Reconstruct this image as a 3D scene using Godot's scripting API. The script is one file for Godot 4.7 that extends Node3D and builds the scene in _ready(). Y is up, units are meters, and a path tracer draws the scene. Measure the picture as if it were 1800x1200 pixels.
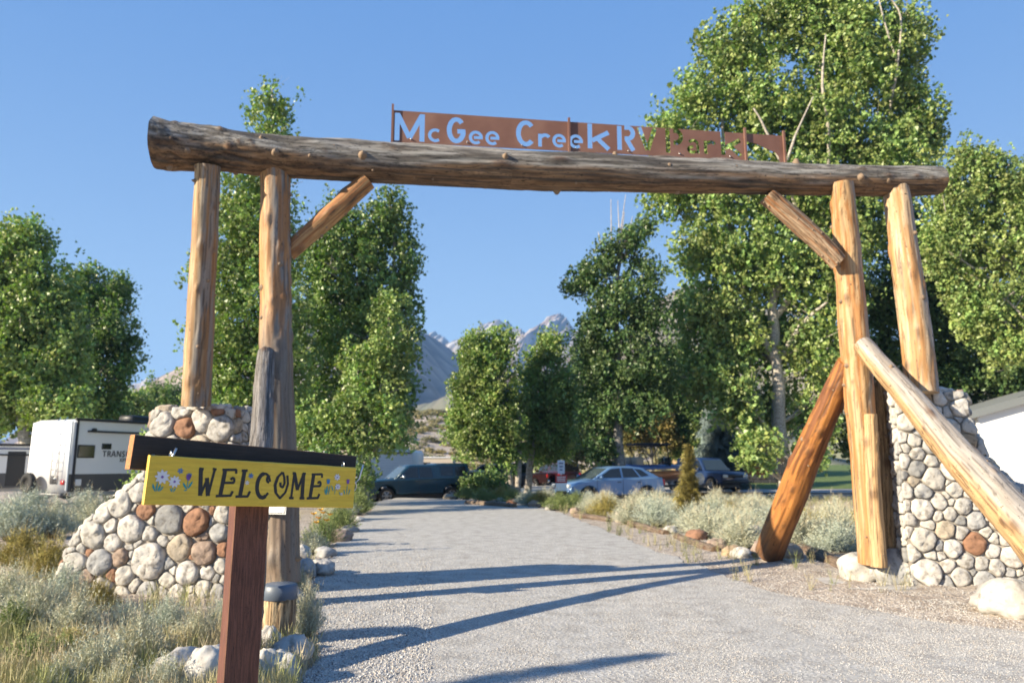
extends Node3D
# A log gateway of a mountain campground in low morning sun.

const F := 1300.0            # focal length in pixels of an 1800 x 1200 frame
const EYE := Vector3(0, 1.55, 0)
const PITCH := 0.1639        # camera tilted up
var X := Transform3D()       # transform that the shape helpers apply
var rng := RandomNumberGenerator.new()
var M := {}
var noise := FastNoiseLite.new()
var noise2 := FastNoiseLite.new()

# ---------- where a sight line meets a depth / the ground ----------
func ray(px: float, py: float) -> Vector3:
	var f := Vector3(0, sin(PITCH), -cos(PITCH))
	var u := Vector3(0, cos(PITCH), sin(PITCH))
	return f * F + Vector3(px - 900.0, 0, 0) + u * (600.0 - py)

func P(px: float, py: float, d: float) -> Vector3:
	var r := ray(px, py)
	return EYE + r * (d / -r.z)

func G(px: float, py: float, h := 0.0) -> Vector3:
	var r := ray(px, py)
	return EYE + r * ((h - EYE.y) / r.y)

func mpp(d: float) -> float:
	return d / F

# ---------- naming, tagging ----------
func tag(o: Node, label: String, category: String, group := "", kind := "") -> Node:
	if label: o.set_meta("label", label)
	if category: o.set_meta("category", category)
	if group: o.set_meta("group", group)
	if kind: o.set_meta("kind", kind)
	return o

var taken := {}
func numbered(n: String) -> String:
	if not taken.has(n):
		taken[n] = 0
		return n
	taken[n] += 1
	return "%s_%03d" % [n, taken[n]]

func thing(called: String, label: String, category: String, at := Vector3.ZERO, turn := 0.0, group := "") -> Node3D:
	var o := Node3D.new()
	o.name = numbered(called)
	add_child(o)
	o.position = at
	o.rotation.y = turn
	tag(o, label, category, group)
	return o

func dup(src: Node3D, at: Vector3, turn: float, s: Vector3, label := "") -> Node3D:
	var r: Node3D = src.duplicate()
	var base := str(src.name)
	var cut := RegEx.create_from_string("_[0-9]{3}$").sub(base, "")
	r.name = numbered(cut)
	add_child(r)
	r.position = at
	r.rotation = Vector3(0, turn, 0)
	r.scale = s
	if label: r.set_meta("label", label)
	return r

var part_count := {}
func put(called: String, mesh: Mesh, m: Material, parent: Node = null) -> MeshInstance3D:
	var o := MeshInstance3D.new()
	o.mesh = mesh
	if m: o.material_override = m
	if parent == null:
		o.name = numbered(called)
		add_child(o)
	else:
		var key := str(parent.get_instance_id()) + called
		var k: int = part_count.get(key, 0)
		part_count[key] = k + 1
		o.name = called if k == 0 else "%s_%03d" % [called, k]
		parent.add_child(o)
	return o

func st(smooth := true) -> SurfaceTool:
	var s := SurfaceTool.new()
	s.begin(Mesh.PRIMITIVE_TRIANGLES)
	s.set_smooth_group(0 if smooth else -1)
	return s

func done(s: SurfaceTool) -> ArrayMesh:
	s.generate_normals()
	return s.commit()

func build(called: String, s: SurfaceTool, m: Material, parent: Node = null) -> MeshInstance3D:
	return put(called, done(s), m, parent)

func structure(called: String, s: SurfaceTool, m: Material) -> MeshInstance3D:
	var o := build(called, s, m)
	o.set_meta("kind", "structure")
	return o

# ---------- shapes ----------
func tri(s: SurfaceTool, a: Vector3, b: Vector3, c: Vector3, ctr: Vector3) -> void:
	var n := (a - c).cross(a - b)
	if n.dot((a + b + c) / 3.0 - ctr) < 0:
		var t := b; b = c; c = t
	s.add_vertex(X * a); s.add_vertex(X * b); s.add_vertex(X * c)

func quad(s: SurfaceTool, a: Vector3, b: Vector3, c: Vector3, d: Vector3, ctr: Vector3) -> void:
	tri(s, a, b, c, ctr)
	tri(s, a, c, d, ctr)

# a flat sheet facing "up" (dir)
func facing(s: SurfaceTool, a: Vector3, b: Vector3, c: Vector3, dir: Vector3) -> void:
	var m := (a + b + c) / 3.0
	tri(s, a, b, c, m - dir)

func box(s: SurfaceTool, c: Vector3, size: Vector3) -> void:
	var h := size * 0.5
	var v := []
	for i in 8:
		v.append(c + Vector3(h.x if i & 1 else -h.x, h.y if i & 2 else -h.y, h.z if i & 4 else -h.z))
	for f in [[0, 1, 3, 2], [4, 5, 7, 6], [0, 1, 5, 4], [2, 3, 7, 6], [0, 2, 6, 4], [1, 3, 7, 5]]:
		quad(s, v[f[0]], v[f[1]], v[f[2]], v[f[3]], c)

# box with chamfered edges
func rbox(s: SurfaceTool, c: Vector3, size: Vector3, b := 0.02) -> void:
	var h := size * 0.5
	b = min(b, min(h.x, min(h.y, h.z)) * 0.9)
	var p := PackedVector2Array([Vector2(-h.x + b, -h.y), Vector2(h.x - b, -h.y), Vector2(h.x, -h.y + b), Vector2(h.x, h.y - b), Vector2(h.x - b, h.y), Vector2(-h.x + b, h.y), Vector2(-h.x, h.y - b), Vector2(-h.x, -h.y + b)])
	var keep := X
	X = X * Transform3D(Basis(), c)
	loft(s, p, h.z, b)
	X = keep

func inset(p: PackedVector2Array, b: float) -> PackedVector2Array:
	var out := PackedVector2Array()
	var n := p.size()
	var sgn := -1.0 if Geometry2D.is_polygon_clockwise(p) else 1.0
	for i in n:
		var e1 := (p[i] - p[(i + n - 1) % n]).normalized()
		var e2 := (p[(i + 1) % n] - p[i]).normalized()
		var nn := (Vector2(-e1.y, e1.x) + Vector2(-e2.y, e2.x))
		if nn.length() < 0.01: nn = Vector2(-e1.y, e1.x)
		out.append(p[i] + nn.normalized() * b * sgn)
	return out

# side silhouette p (x, y) extruded across z; tumble leans the sides in above y0
func loft(s: SurfaceTool, p: PackedVector2Array, hw: float, b := 0.03, tumble := 0.0, y0 := 0.0) -> void:
	var q := inset(p, b)
	var loops := []
	for k in [[q, -1, 0.0], [p, -1, b], [p, 1, b], [q, 1, 0.0]]:
		var l := PackedVector3Array()
		for v in k[0]:
			l.append(Vector3(v.x, v.y, k[1] * (hw - k[2] - tumble * max(0.0, v.y - y0))))
		loops.append(l)
	var n := p.size()
	var cw := Geometry2D.is_polygon_clockwise(p)
	for k in 3:
		for i in n:
			var j := (i + 1) % n
			var e := p[j] - p[i]
			var o := Vector3(e.y, -e.x, 0) * (-1.0 if cw else 1.0) + Vector3(0, 0, 0.3 * e.length() * (k - 1))
			var a: Vector3 = loops[k][i]; var bb: Vector3 = loops[k][j]; var c: Vector3 = loops[k + 1][j]; var d: Vector3 = loops[k + 1][i]
			facing(s, a, bb, c, o); facing(s, a, c, d, o)
	s.set_smooth_group(-1)
	var t := Geometry2D.triangulate_polygon(q)
	for k in range(0, t.size(), 3):
		facing(s, loops[0][t[k]], loops[0][t[k + 1]], loops[0][t[k + 2]], Vector3(0, 0, -1))
		facing(s, loops[3][t[k]], loops[3][t[k + 1]], loops[3][t[k + 2]], Vector3(0, 0, 1))

# flat polygon panel on a car's side (both sides), just proud of it
func side_panel(s: SurfaceTool, p: PackedVector2Array, hw: float, tumble := 0.0, y0 := 0.0, which := [-1, 1]) -> void:
	var t := Geometry2D.triangulate_polygon(p)
	for sg in which:
		var v := PackedVector3Array()
		for a in p:
			v.append(Vector3(a.x, a.y, sg * (hw + 0.006 - tumble * max(0.0, a.y - y0))))
		for k in range(0, t.size(), 3):
			facing(s, v[t[k]], v[t[k + 1]], v[t[k + 2]], Vector3(0, 0, sg))

func pv(a: Array) -> PackedVector2Array:
	var o := PackedVector2Array()
	for i in range(0, a.size(), 2): o.append(Vector2(a[i], a[i + 1]))
	return o

# tube along points with radii
func tube(s: SurfaceTool, pts: Array, rad: Array, seg := 8, cap := true) -> void:
	var n := pts.size()
	var rings := []
	for i in n:
		var d: Vector3 = (pts[min(i + 1, n - 1)] - pts[max(i - 1, 0)]).normalized()
		var a := d.cross(Vector3(0, 0, 1))
		if a.length() < 0.1: a = d.cross(Vector3(1, 0, 0))
		a = a.normalized()
		var b := d.cross(a)
		var r := PackedVector3Array()
		for k in seg:
			var t := TAU * k / seg
			r.append(pts[i] + (a * cos(t) + b * sin(t)) * rad[i])
		rings.append(r)
	for i in n - 1:
		var c: Vector3 = (pts[i] + pts[i + 1]) * 0.5
		for k in seg:
			var k2 := (k + 1) % seg
			quad(s, rings[i][k], rings[i][k2], rings[i + 1][k2], rings[i + 1][k], c)
	if cap:
		for e in [0, n - 1]:
			var inner: Vector3 = pts[1] if e == 0 else pts[n - 2]
			for k in seg:
				tri(s, pts[e], rings[e][k], rings[e][(k + 1) % seg], inner)

# turned shape: profile of (radius, height) round the axis "ax" through c
func lathe(s: SurfaceTool, prof: Array, seg := 20, c := Vector3.ZERO, ax := Basis()) -> void:
	for i in prof.size() - 1:
		var p: Vector2 = prof[i]; var q: Vector2 = prof[i + 1]
		var o2 := Vector2(q.y - p.y, -(q.x - p.x))
		for k in seg:
			var t0 := TAU * k / seg; var t1 := TAU * (k + 1) / seg
			var tm := (t0 + t1) * 0.5
			var A := c + ax * Vector3(p.x * cos(t0), p.y, p.x * sin(t0)); var B := c + ax * Vector3(p.x * cos(t1), p.y, p.x * sin(t1))
			var C := c + ax * Vector3(q.x * cos(t1), q.y, q.x * sin(t1)); var D := c + ax * Vector3(q.x * cos(t0), q.y, q.x * sin(t0))
			var o := ax * Vector3(o2.x * cos(tm), o2.y, o2.x * sin(tm))
			if p.x > 0.0001: facing(s, A, B, C, o)
			if q.x > 0.0001: facing(s, A, C, D, o)

# flat outline in a board's own plane (x right, y up), a hair proud of z
func paint(s: SurfaceTool, p: PackedVector2Array, z: float) -> void:
	var t := Geometry2D.triangulate_polygon(p)
	for k in range(0, t.size(), 3):
		facing(s, Vector3(p[t[k]].x, p[t[k]].y, z), Vector3(p[t[k + 1]].x, p[t[k + 1]].y, z), Vector3(p[t[k + 2]].x, p[t[k + 2]].y, z), Vector3(0, 0, 1))

func arc(cx: float, cy: float, rx: float, ry: float, a0: float, a1: float, n := 12) -> PackedVector2Array:
	var o := PackedVector2Array()
	for i in n + 1:
		var a := deg_to_rad(lerpf(a0, a1, float(i) / n))
		o.append(Vector2(cx + rx * cos(a), cy + ry * sin(a)))
	return o

# ---------- irregular boulder ----------
func rock_mesh(seed_: int, rough := 0.25, seg := 14, rings := 9) -> ArrayMesh:
	var n := FastNoiseLite.new(); n.seed = seed_; n.frequency = 0.9; n.fractal_octaves = 3
	var r2 := RandomNumberGenerator.new(); r2.seed = seed_
	var cuts := []
	for i in 5:
		cuts.append([Vector3(r2.randfn(), r2.randfn() * 0.6, r2.randfn()).normalized(), r2.randf_range(0.72, 0.95)])
	var v := []
	for i in rings + 1:
		var row := PackedVector3Array()
		var th := PI * i / rings
		for k in seg:
			var ph := TAU * k / seg
			var d := Vector3(sin(th) * cos(ph), cos(th), sin(th) * sin(ph))
			var q := d * (1.0 + rough * n.get_noise_3d(d.x * 1.3, d.y * 1.3, d.z * 1.3) * 1.6)
			for c in cuts:
				var over: float = q.dot(c[0]) - c[1]
				if over > 0: q -= c[0] * over * 0.8
			row.append(q)
		v.append(row)
	var s := st()
	for i in rings:
		for k in seg:
			var k2 := (k + 1) % seg
			if i > 0: tri(s, v[i][k], v[i][k2], v[i + 1][k2], Vector3.ZERO)
			if i < rings - 1: tri(s, v[i][k], v[i + 1][k2], v[i + 1][k], Vector3.ZERO)
	return done(s)

# ---------- materials ----------
func lin(r: float, g: float, b: float) -> Color:
	return Color(r, g, b).linear_to_srgb()

func mat(c: Color, rough := 0.8, metal := 0.0) -> StandardMaterial3D:
	var m := StandardMaterial3D.new()
	m.albedo_color = c
	m.roughness = rough
	m.metallic = metal
	return m

func noise_tex(freq: float, ramp: Array, size := 512, oct := 4, type := FastNoiseLite.TYPE_SIMPLEX_SMOOTH, seed_ := 1) -> NoiseTexture2D:
	var n := FastNoiseLite.new()
	n.noise_type = type
	n.frequency = freq
	n.fractal_octaves = oct
	n.seed = seed_
	var t := NoiseTexture2D.new()
	t.width = size; t.height = size
	t.seamless = true
	t.noise = n
	if ramp.size():
		var g := Gradient.new()
		var off := PackedFloat32Array(); var col := PackedColorArray()
		for r in ramp:
			off.append(r[0]); col.append(r[1])
		g.offsets = off; g.colors = col
		t.color_ramp = g
	return t

func normal_tex(freq: float, strength: float, size := 512, type := FastNoiseLite.TYPE_SIMPLEX_SMOOTH, seed_ := 3) -> NoiseTexture2D:
	var t := noise_tex(freq, [], size, 4, type, seed_)
	t.as_normal_map = true
	t.bump_strength = strength
	return t

func tri_mat(tex: Texture2D, scale: float, rough := 0.9, nrm: Texture2D = null, nscale := 1.0, world := true) -> StandardMaterial3D:
	var m := mat(Color.WHITE, rough)
	m.albedo_texture = tex
	m.uv1_triplanar = true
	m.uv1_world_triplanar = world
	m.uv1_scale = Vector3.ONE * scale
	if nrm:
		m.normal_enabled = true
		m.normal_texture = nrm
		m.normal_scale = nscale
	return m

func grain_image(w: int, h: int, fu: float, fv: float, crack: float, seed_: int, amt := 1.0) -> ImageTexture:
	var im := Image.create(w, h, false, Image.FORMAT_RGB8)
	var n := FastNoiseLite.new(); n.seed = seed_; n.frequency = 1.0; n.fractal_octaves = 3
	var k := FastNoiseLite.new(); k.seed = seed_ + 9; k.frequency = 1.0; k.fractal_octaves = 2
	for y in h:
		for x in w:
			var wob := 0.12 * n.get_noise_2d(float(x) / w * 3.0, float(y) / h * 5.0 + 40.0)
			var u := (float(x) / w + wob * 0.12) * fu
			var v := float(y) / h * fv
			var a := n.get_noise_2d(u, v)
			var b := n.get_noise_2d(u * 4.1 + 7.0, v * 2.3)
			var c := k.get_noise_2d(u * 0.55 + 31.0, v * 0.7)
			var val := 0.90 + (0.24 * a + 0.15 * b + 0.12 * c - 0.02) * amt
			var cr := absf(k.get_noise_2d(u * 0.8 + 90.0, v * 0.45))
			if cr < crack: val *= lerpf(0.38, 1.0, cr / crack)
			val = clampf(val, 0.1, 1.0)
			im.set_pixel(x, y, Color(val, val * (0.985 + 0.03 * c), val * (0.96 + 0.06 * c)))
	return ImageTexture.create_from_image(im)

func _ready() -> void:
	# ---- camera, sky, sun, exposure ----
	rng.seed = 11
	noise.seed = 5; noise.frequency = 1.0; noise.fractal_octaves = 3
	noise2.seed = 17; noise2.frequency = 1.0; noise2.fractal_octaves = 5
	var cam := Camera3D.new()
	cam.name = "camera"
	add_child(cam)
	cam.position = EYE
	cam.rotation = Vector3(PITCH, 0, 0)
	cam.fov = rad_to_deg(2.0 * atan(600.0 / F))
	cam.far = 12000.0
	var lens := CameraAttributesPhysical.new()
	lens.frustum_focal_length = 26.0
	lens.frustum_focus_distance = 3.0
	lens.frustum_near = 0.05
	lens.frustum_far = 12000.0
	lens.exposure_aperture = 3.5
	cam.attributes = lens
	cam.fov = rad_to_deg(2.0 * atan(600.0 / F))
	cam.far = 12000.0
	cam.current = true
	var e := Environment.new()
	e.background_mode = Environment.BG_SKY
	var sm := ProceduralSkyMaterial.new()
	sm.sky_top_color = lin(0.044, 0.114, 0.27)
	sm.sky_horizon_color = lin(0.235, 0.335, 0.43)
	sm.sky_curve = 0.20
	sm.ground_bottom_color = lin(0.10, 0.09, 0.075)
	sm.ground_horizon_color = lin(0.17, 0.20, 0.22)
	sm.sun_angle_max = 1.0
	e.sky = Sky.new()
	e.sky.sky_material = sm
	e.tonemap_mode = Environment.TONE_MAPPER_LINEAR
	e.tonemap_exposure = 2.6
	e.fog_enabled = true
	e.fog_density = 0.0002
	e.fog_light_color = Color(0.58, 0.77, 1.0)
	e.sdfgi_enabled = true; e.ssao_enabled = true; e.ssil_enabled = true
	var we := WorldEnvironment.new()
	we.name = "surroundings"
	we.environment = e
	add_child(we)
	var sun := DirectionalLight3D.new()
	sun.name = "sun"
	sun.light_color = Color(1.0, 0.94, 0.83)
	sun.light_energy = 1.6
	sun.light_angular_distance = 0.5
	sun.shadow_enabled = true
	sun.sky_mode = DirectionalLight3D.SKY_MODE_LIGHT_ONLY
	add_child(sun)
	var el := deg_to_rad(22.5); var az := deg_to_rad(25.0)
	sun.look_at_from_position(Vector3.ZERO, Vector3(cos(el) * cos(az), -sin(el), -cos(el) * sin(az)), Vector3.UP)
	make_materials()
	make_ground()
	make_mountains()
	make_trees()
	make_walls()
	make_gateway()
	make_gate_sign()
	make_welcome()
	make_vehicles()
	make_far_things()
	make_rocks()
	make_bushes()
	make_cover()

func make_materials() -> void:
	var grain := grain_image(256, 768, 34.0, 9.0, 0.05, 21)
	var fine := grain_image(256, 512, 46.0, 7.0, 0.012, 33)
	M.log = mat(Color.WHITE, 0.78)
	M.log.vertex_color_use_as_albedo = true
	M.log.albedo_texture = grain
	M.log.heightmap_enabled = true
	M.log.heightmap_texture = grain
	M.log.heightmap_scale = 0.5
	M.pole = M.log.duplicate()
	M.pole.albedo_texture = grain_image(256, 512, 26.0, 5.0, 0.012, 27, 0.5)
	M.pole.heightmap_texture = M.pole.albedo_texture
	M.pole.heightmap_scale = 0.25
	M.pole.roughness = 0.62
	M.board = mat(Color.WHITE, 0.7)
	M.board.vertex_color_use_as_albedo = true
	M.board.albedo_texture = fine
	M.board.heightmap_enabled = true
	M.board.heightmap_texture = fine
	M.board.heightmap_scale = 0.08
	M.paint_board = M.board.duplicate()
	M.paint_board.roughness = 0.55
	M.paint_board.heightmap_scale = 0.03
	M.paint_board.albedo_texture = grain_image(128, 256, 30.0, 5.0, 0.0, 44, 0.22)
	M.knot = tri_mat(noise_tex(0.03, [[0.2, lin(0.13, 0.085, 0.055)], [0.8, lin(0.36, 0.26, 0.17)]], 128), 6.0, 0.8, null, 1.0, false)
	# stones
	var sn := normal_tex(0.02, 3.0, 512, FastNoiseLite.TYPE_SIMPLEX_SMOOTH, 8)
	M.stones = []
	for c in [[0.60, 0.57, 0.52], [0.52, 0.50, 0.47], [0.66, 0.63, 0.59], [0.44, 0.44, 0.44], [0.50, 0.43, 0.34], [0.46, 0.33, 0.21], [0.34, 0.18, 0.11], [0.30, 0.30, 0.30], [0.40, 0.30, 0.24]]:
		var a := lin(c[0] * 0.36, c[1] * 0.34, c[2] * 0.32); var b := lin(c[0] * 0.74, c[1] * 0.74, c[2] * 0.74)
		var k := lin(c[0] * 0.95, c[1] * 0.94, c[2] * 0.92)
		var t := noise_tex(0.018, [[0.18, a], [0.40, b], [0.66, b], [0.84, k]], 256, 5, FastNoiseLite.TYPE_SIMPLEX_SMOOTH, 40 + M.stones.size())
		M.stones.append(tri_mat(t, 1.9, 0.9, sn, 1.4))
	M.mortar = tri_mat(noise_tex(0.04, [[0.2, lin(0.24, 0.21, 0.18)], [0.8, lin(0.38, 0.345, 0.30)]], 256), 1.5, 0.95, sn, 1.0)
	# ground
	var gn := normal_tex(0.09, 6.0, 1024, FastNoiseLite.TYPE_CELLULAR, 12)
	M.road = tri_mat(noise_tex(0.012, [[0.1, lin(0.37, 0.35, 0.33)], [0.45, lin(0.45, 0.435, 0.415)], [0.7, lin(0.50, 0.485, 0.465)], [0.95, lin(0.54, 0.525, 0.505)]], 1024, 8, FastNoiseLite.TYPE_SIMPLEX_SMOOTH, 4), 0.22, 0.95, gn, 0.3)
	M.road.detail_enabled = true
	M.road.detail_blend_mode = BaseMaterial3D.BLEND_MODE_MUL
	M.road.detail_albedo = noise_tex(0.16, [[0.15, Color(0.74, 0.73, 0.72)], [0.5, Color(0.95, 0.95, 0.94)], [0.8, Color(1, 1, 1)]], 1024, 3, FastNoiseLite.TYPE_CELLULAR, 14)
	M.road.uv2_triplanar = true; M.road.uv2_world_triplanar = true; M.road.uv2_scale = Vector3.ONE * 0.5
	M.dirt = tri_mat(noise_tex(0.012, [[0.1, lin(0.27, 0.22, 0.175)], [0.45, lin(0.375, 0.315, 0.26)], [0.7, lin(0.43, 0.37, 0.31)], [0.95, lin(0.48, 0.425, 0.365)]], 1024, 8, FastNoiseLite.TYPE_SIMPLEX_SMOOTH, 6), 0.2, 0.95, gn, 1.0)
	M.concrete = tri_mat(noise_tex(0.02, [[0.2, lin(0.38, 0.36, 0.34)], [0.8, lin(0.48, 0.46, 0.43)]], 256, 6), 0.8, 0.9, gn, 0.2)
	M.lawn = tri_mat(noise_tex(0.05, [[0.2, lin(0.06, 0.10, 0.02)], [0.8, lin(0.16, 0.22, 0.05)]], 256, 5), 0.4, 0.9, gn, 1.0)
	M.vcol = mat(Color.WHITE, 0.95)
	M.vcol.vertex_color_use_as_albedo = true
	M.pebble = mat(Color.WHITE, 0.9)
	M.pebble.vertex_color_use_as_albedo = true
	# plants
	M.leaf = mat(Color.WHITE, 0.43)
	M.leaf.metallic_specular = 0.5
	M.leaf.vertex_color_use_as_albedo = true
	M.leaf.backlight_enabled = true
	M.leaf.backlight = Color(0.66, 0.76, 0.36)
	M.needle = mat(Color.WHITE, 0.65)
	M.needle.vertex_color_use_as_albedo = true
	M.sage = mat(Color.WHITE, 0.85)
	M.sage.vertex_color_use_as_albedo = true
	M.sage.backlight_enabled = true
	M.sage.backlight = Color(0.45, 0.45, 0.35)
	M.bark = tri_mat(noise_tex(0.03, [[0.15, lin(0.16, 0.135, 0.11)], [0.5, lin(0.40, 0.36, 0.31)], [0.85, lin(0.55, 0.51, 0.45)]], 256, 5), 1.2, 0.9, sn, 1.0)
	M.bark_grey = tri_mat(noise_tex(0.03, [[0.15, lin(0.08, 0.075, 0.07)], [0.6, lin(0.20, 0.19, 0.175)], [0.9, lin(0.30, 0.28, 0.26)]], 256, 5), 1.2, 0.9, sn, 1.0)
	# metals, paints, glass
	var rust := noise_tex(0.008, [[0.2, lin(0.15, 0.070, 0.050)], [0.55, lin(0.18, 0.088, 0.063)], [0.9, lin(0.21, 0.11, 0.08)]], 256, 5)
	M.rust = tri_mat(rust, 0.7, 0.75)
	M.steel = mat(lin(0.55, 0.55, 0.55), 0.35, 1.0)
	M.rubber = mat(lin(0.02, 0.02, 0.02), 0.85)
	M.glass = mat(lin(0.012, 0.014, 0.016), 0.08)
	M.glass.metallic_specular = 0.6
	M.windshield = mat(lin(0.05, 0.07, 0.08), 0.05)
	M.chrome = mat(lin(0.7, 0.7, 0.7), 0.15, 1.0)
	M.white = mat(lin(0.78, 0.78, 0.76), 0.45)
	M.black = mat(lin(0.02, 0.02, 0.022), 0.5)
	M.dark = mat(lin(0.045, 0.045, 0.05), 0.5)
	M.lamp_glass = mat(lin(0.75, 0.75, 0.72), 0.1)
	M.amber = mat(lin(0.75, 0.22, 0.02), 0.2)
	M.red = mat(lin(0.35, 0.02, 0.02), 0.25)
	M.sheet = mat(lin(0.72, 0.73, 0.74), 0.4)

# ---------- ground ----------
var road_edge: PackedVector2Array
func xz(v: Vector3) -> Vector2: return Vector2(v.x, v.z)

func sheet(s: SurfaceTool, poly: PackedVector2Array, y: float) -> void:
	var t := Geometry2D.triangulate_polygon(poly)
	for k in range(0, t.size(), 3):
		var a := poly[t[k]]; var b := poly[t[k + 1]]; var c := poly[t[k + 2]]
		facing(s, Vector3(a.x, y, a.y), Vector3(b.x, y, b.y), Vector3(c.x, y, c.y), Vector3.UP)

func rough_edge(p: PackedVector2Array, step: float, amp: float) -> PackedVector2Array:
	var o := PackedVector2Array()
	for i in p.size():
		var a := p[i]; var b := p[(i + 1) % p.size()]
		var n: int = max(1, int(a.distance_to(b) / step))
		for k in n:
			var q := a.lerp(b, float(k) / n)
			o.append(q + Vector2(noise2.get_noise_2d(q.x * 1.7, q.y * 1.7), noise2.get_noise_2d(q.x * 1.7 + 50, q.y * 1.7)) * amp)
	return o

func make_ground() -> void:
	# one sheet to the foot of the hills, finer near the road
	var s := st()
	var xs := []
	var x := -7.0
	while x <= 9.0: xs.append(x); x += 0.25
	var l := [-3000.0, -1500.0, -700.0, -300.0, -150.0, -80.0, -50.0, -30.0, -20.0, -14.0, -10.0, -8.0]
	var r := [10.0, 12.0, 15.0, 20.0, 30.0, 50.0, 80.0, 150.0, 300.0, 700.0, 1500.0, 3000.0]
	xs = l + xs + r
	var zs := []
	var z := 3.0
	while z >= -16.0: zs.append(z); z -= 0.25
	zs = [40.0, 20.0, 10.0, 6.0] + zs + [-18.0, -21.0, -25.0, -30.0, -36.0, -44.0, -55.0, -70.0, -100.0, -160.0, -300.0, -600.0, -1200.0, -2500.0, -4500.0]
	road_edge = PackedVector2Array()
	for p in [G(556, 1160), G(552, 1080), G(560, 1010), G(590, 960), G(632, 915), G(655, 897), G(640, 886), G(700, 875), G(880, 879), G(950, 893), G(990, 903), G(1095, 945), G(1230, 998), G(1340, 1038), G(1450, 1062), G(1600, 1088), G(1800, 1112)]:
		road_edge.append(xz(p))
	road_edge.append_array(PackedVector2Array([Vector2(9, -4.5), Vector2(9, 2.5), Vector2(-0.9, 2.5), Vector2(-1.15, -2.0)]))
	for j in zs.size() - 1:
		for i in xs.size() - 1:
			var q := []
			for c in [[0, 0], [1, 0], [1, 1], [0, 1]]:
				var v := Vector2(xs[i + c[0]], zs[j + c[1]])
				q.append(Vector3(v.x, ground_h(v), v.y))
			facing(s, q[0], q[1], q[2], Vector3.UP)
			facing(s, q[0], q[2], q[3], Vector3.UP)
	structure("ground", s, M.dirt)
	s = st(false)
	sheet(s, rough_edge(road_edge, 0.25, 0.16), 0.012)
	structure("gravel_road", s, M.road)
	s = st(false)
	var ap := PackedVector2Array()
	for p in [G(1432, 1020), G(1500, 1016), G(1580, 1024), G(1622, 1036), G(1590, 1046), G(1500, 1040), G(1450, 1030)]: ap.append(xz(p))
	sheet(s, ap, 0.034)
	structure("concrete_apron", s, M.concrete)
	# lot road behind the sagebrush strip
	s = st(false)
	var lot := PackedVector2Array()
	for p in [G(1010, 872), G(1200, 866), G(1800, 868), G(1900, 856), G(1300, 852), G(1000, 850), G(840, 856), G(860, 872)]: lot.append(xz(p))
	sheet(s, lot, 0.03)
	structure("parking_lot", s, M.road)
	# rising lawn
	s = st()
	for i in 10:
		for j in 5:
			var q := []
			for c in [[0, 0], [1, 0], [1, 1], [0, 1]]:
				var a := float(i + c[0]) / 10.0; var b := float(j + c[1]) / 5.0
				q.append(Vector3(lerpf(13.0, 60.0, a) + b * 4.0, 0.05 + 1.9 * b - 0.5 * b * b, -lerpf(46.0, 75.0, b)))
			facing(s, q[0], q[1], q[2], Vector3.UP); facing(s, q[0], q[2], q[3], Vector3.UP)
	structure("lawn", s, M.lawn)

func ground_h(v: Vector2) -> float:
	var h := 0.0
	if v.y > -18.0 and v.x > -9.0 and v.x < 12.0 and v.y < 3.0:
		var far_from := 1.0
		if Geometry2D.is_point_in_polygon(v, road_edge):
			far_from = 0.0
		else:
			var dm := 9.0
			for i in road_edge.size():
				dm = minf(dm, Geometry2D.get_closest_point_to_segment(v, road_edge[i], road_edge[(i + 1) % road_edge.size()]).distance_to(v))
			far_from = clampf((dm - 0.35) / 0.8, 0, 1)
		var rise := 0.18 * smoothstep(5.6, 7.0, v.x) * smoothstep(8.2, 9.2, -v.y)
		h = far_from * rise + far_from * (0.035 + 0.05 * noise2.get_noise_2d(v.x * 0.9, v.y * 0.9) + 0.025 * noise2.get_noise_2d(v.x * 3.1, v.y * 3.1))
	if v.y < -26.0:
		h -= 0.25 * smoothstep(26.0, 34.0, -v.y) * (1.0 - smoothstep(8.0, 14.0, v.x) * 1.0)
	return h - (0.02 if v.y < -26 else 0.0)

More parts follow.
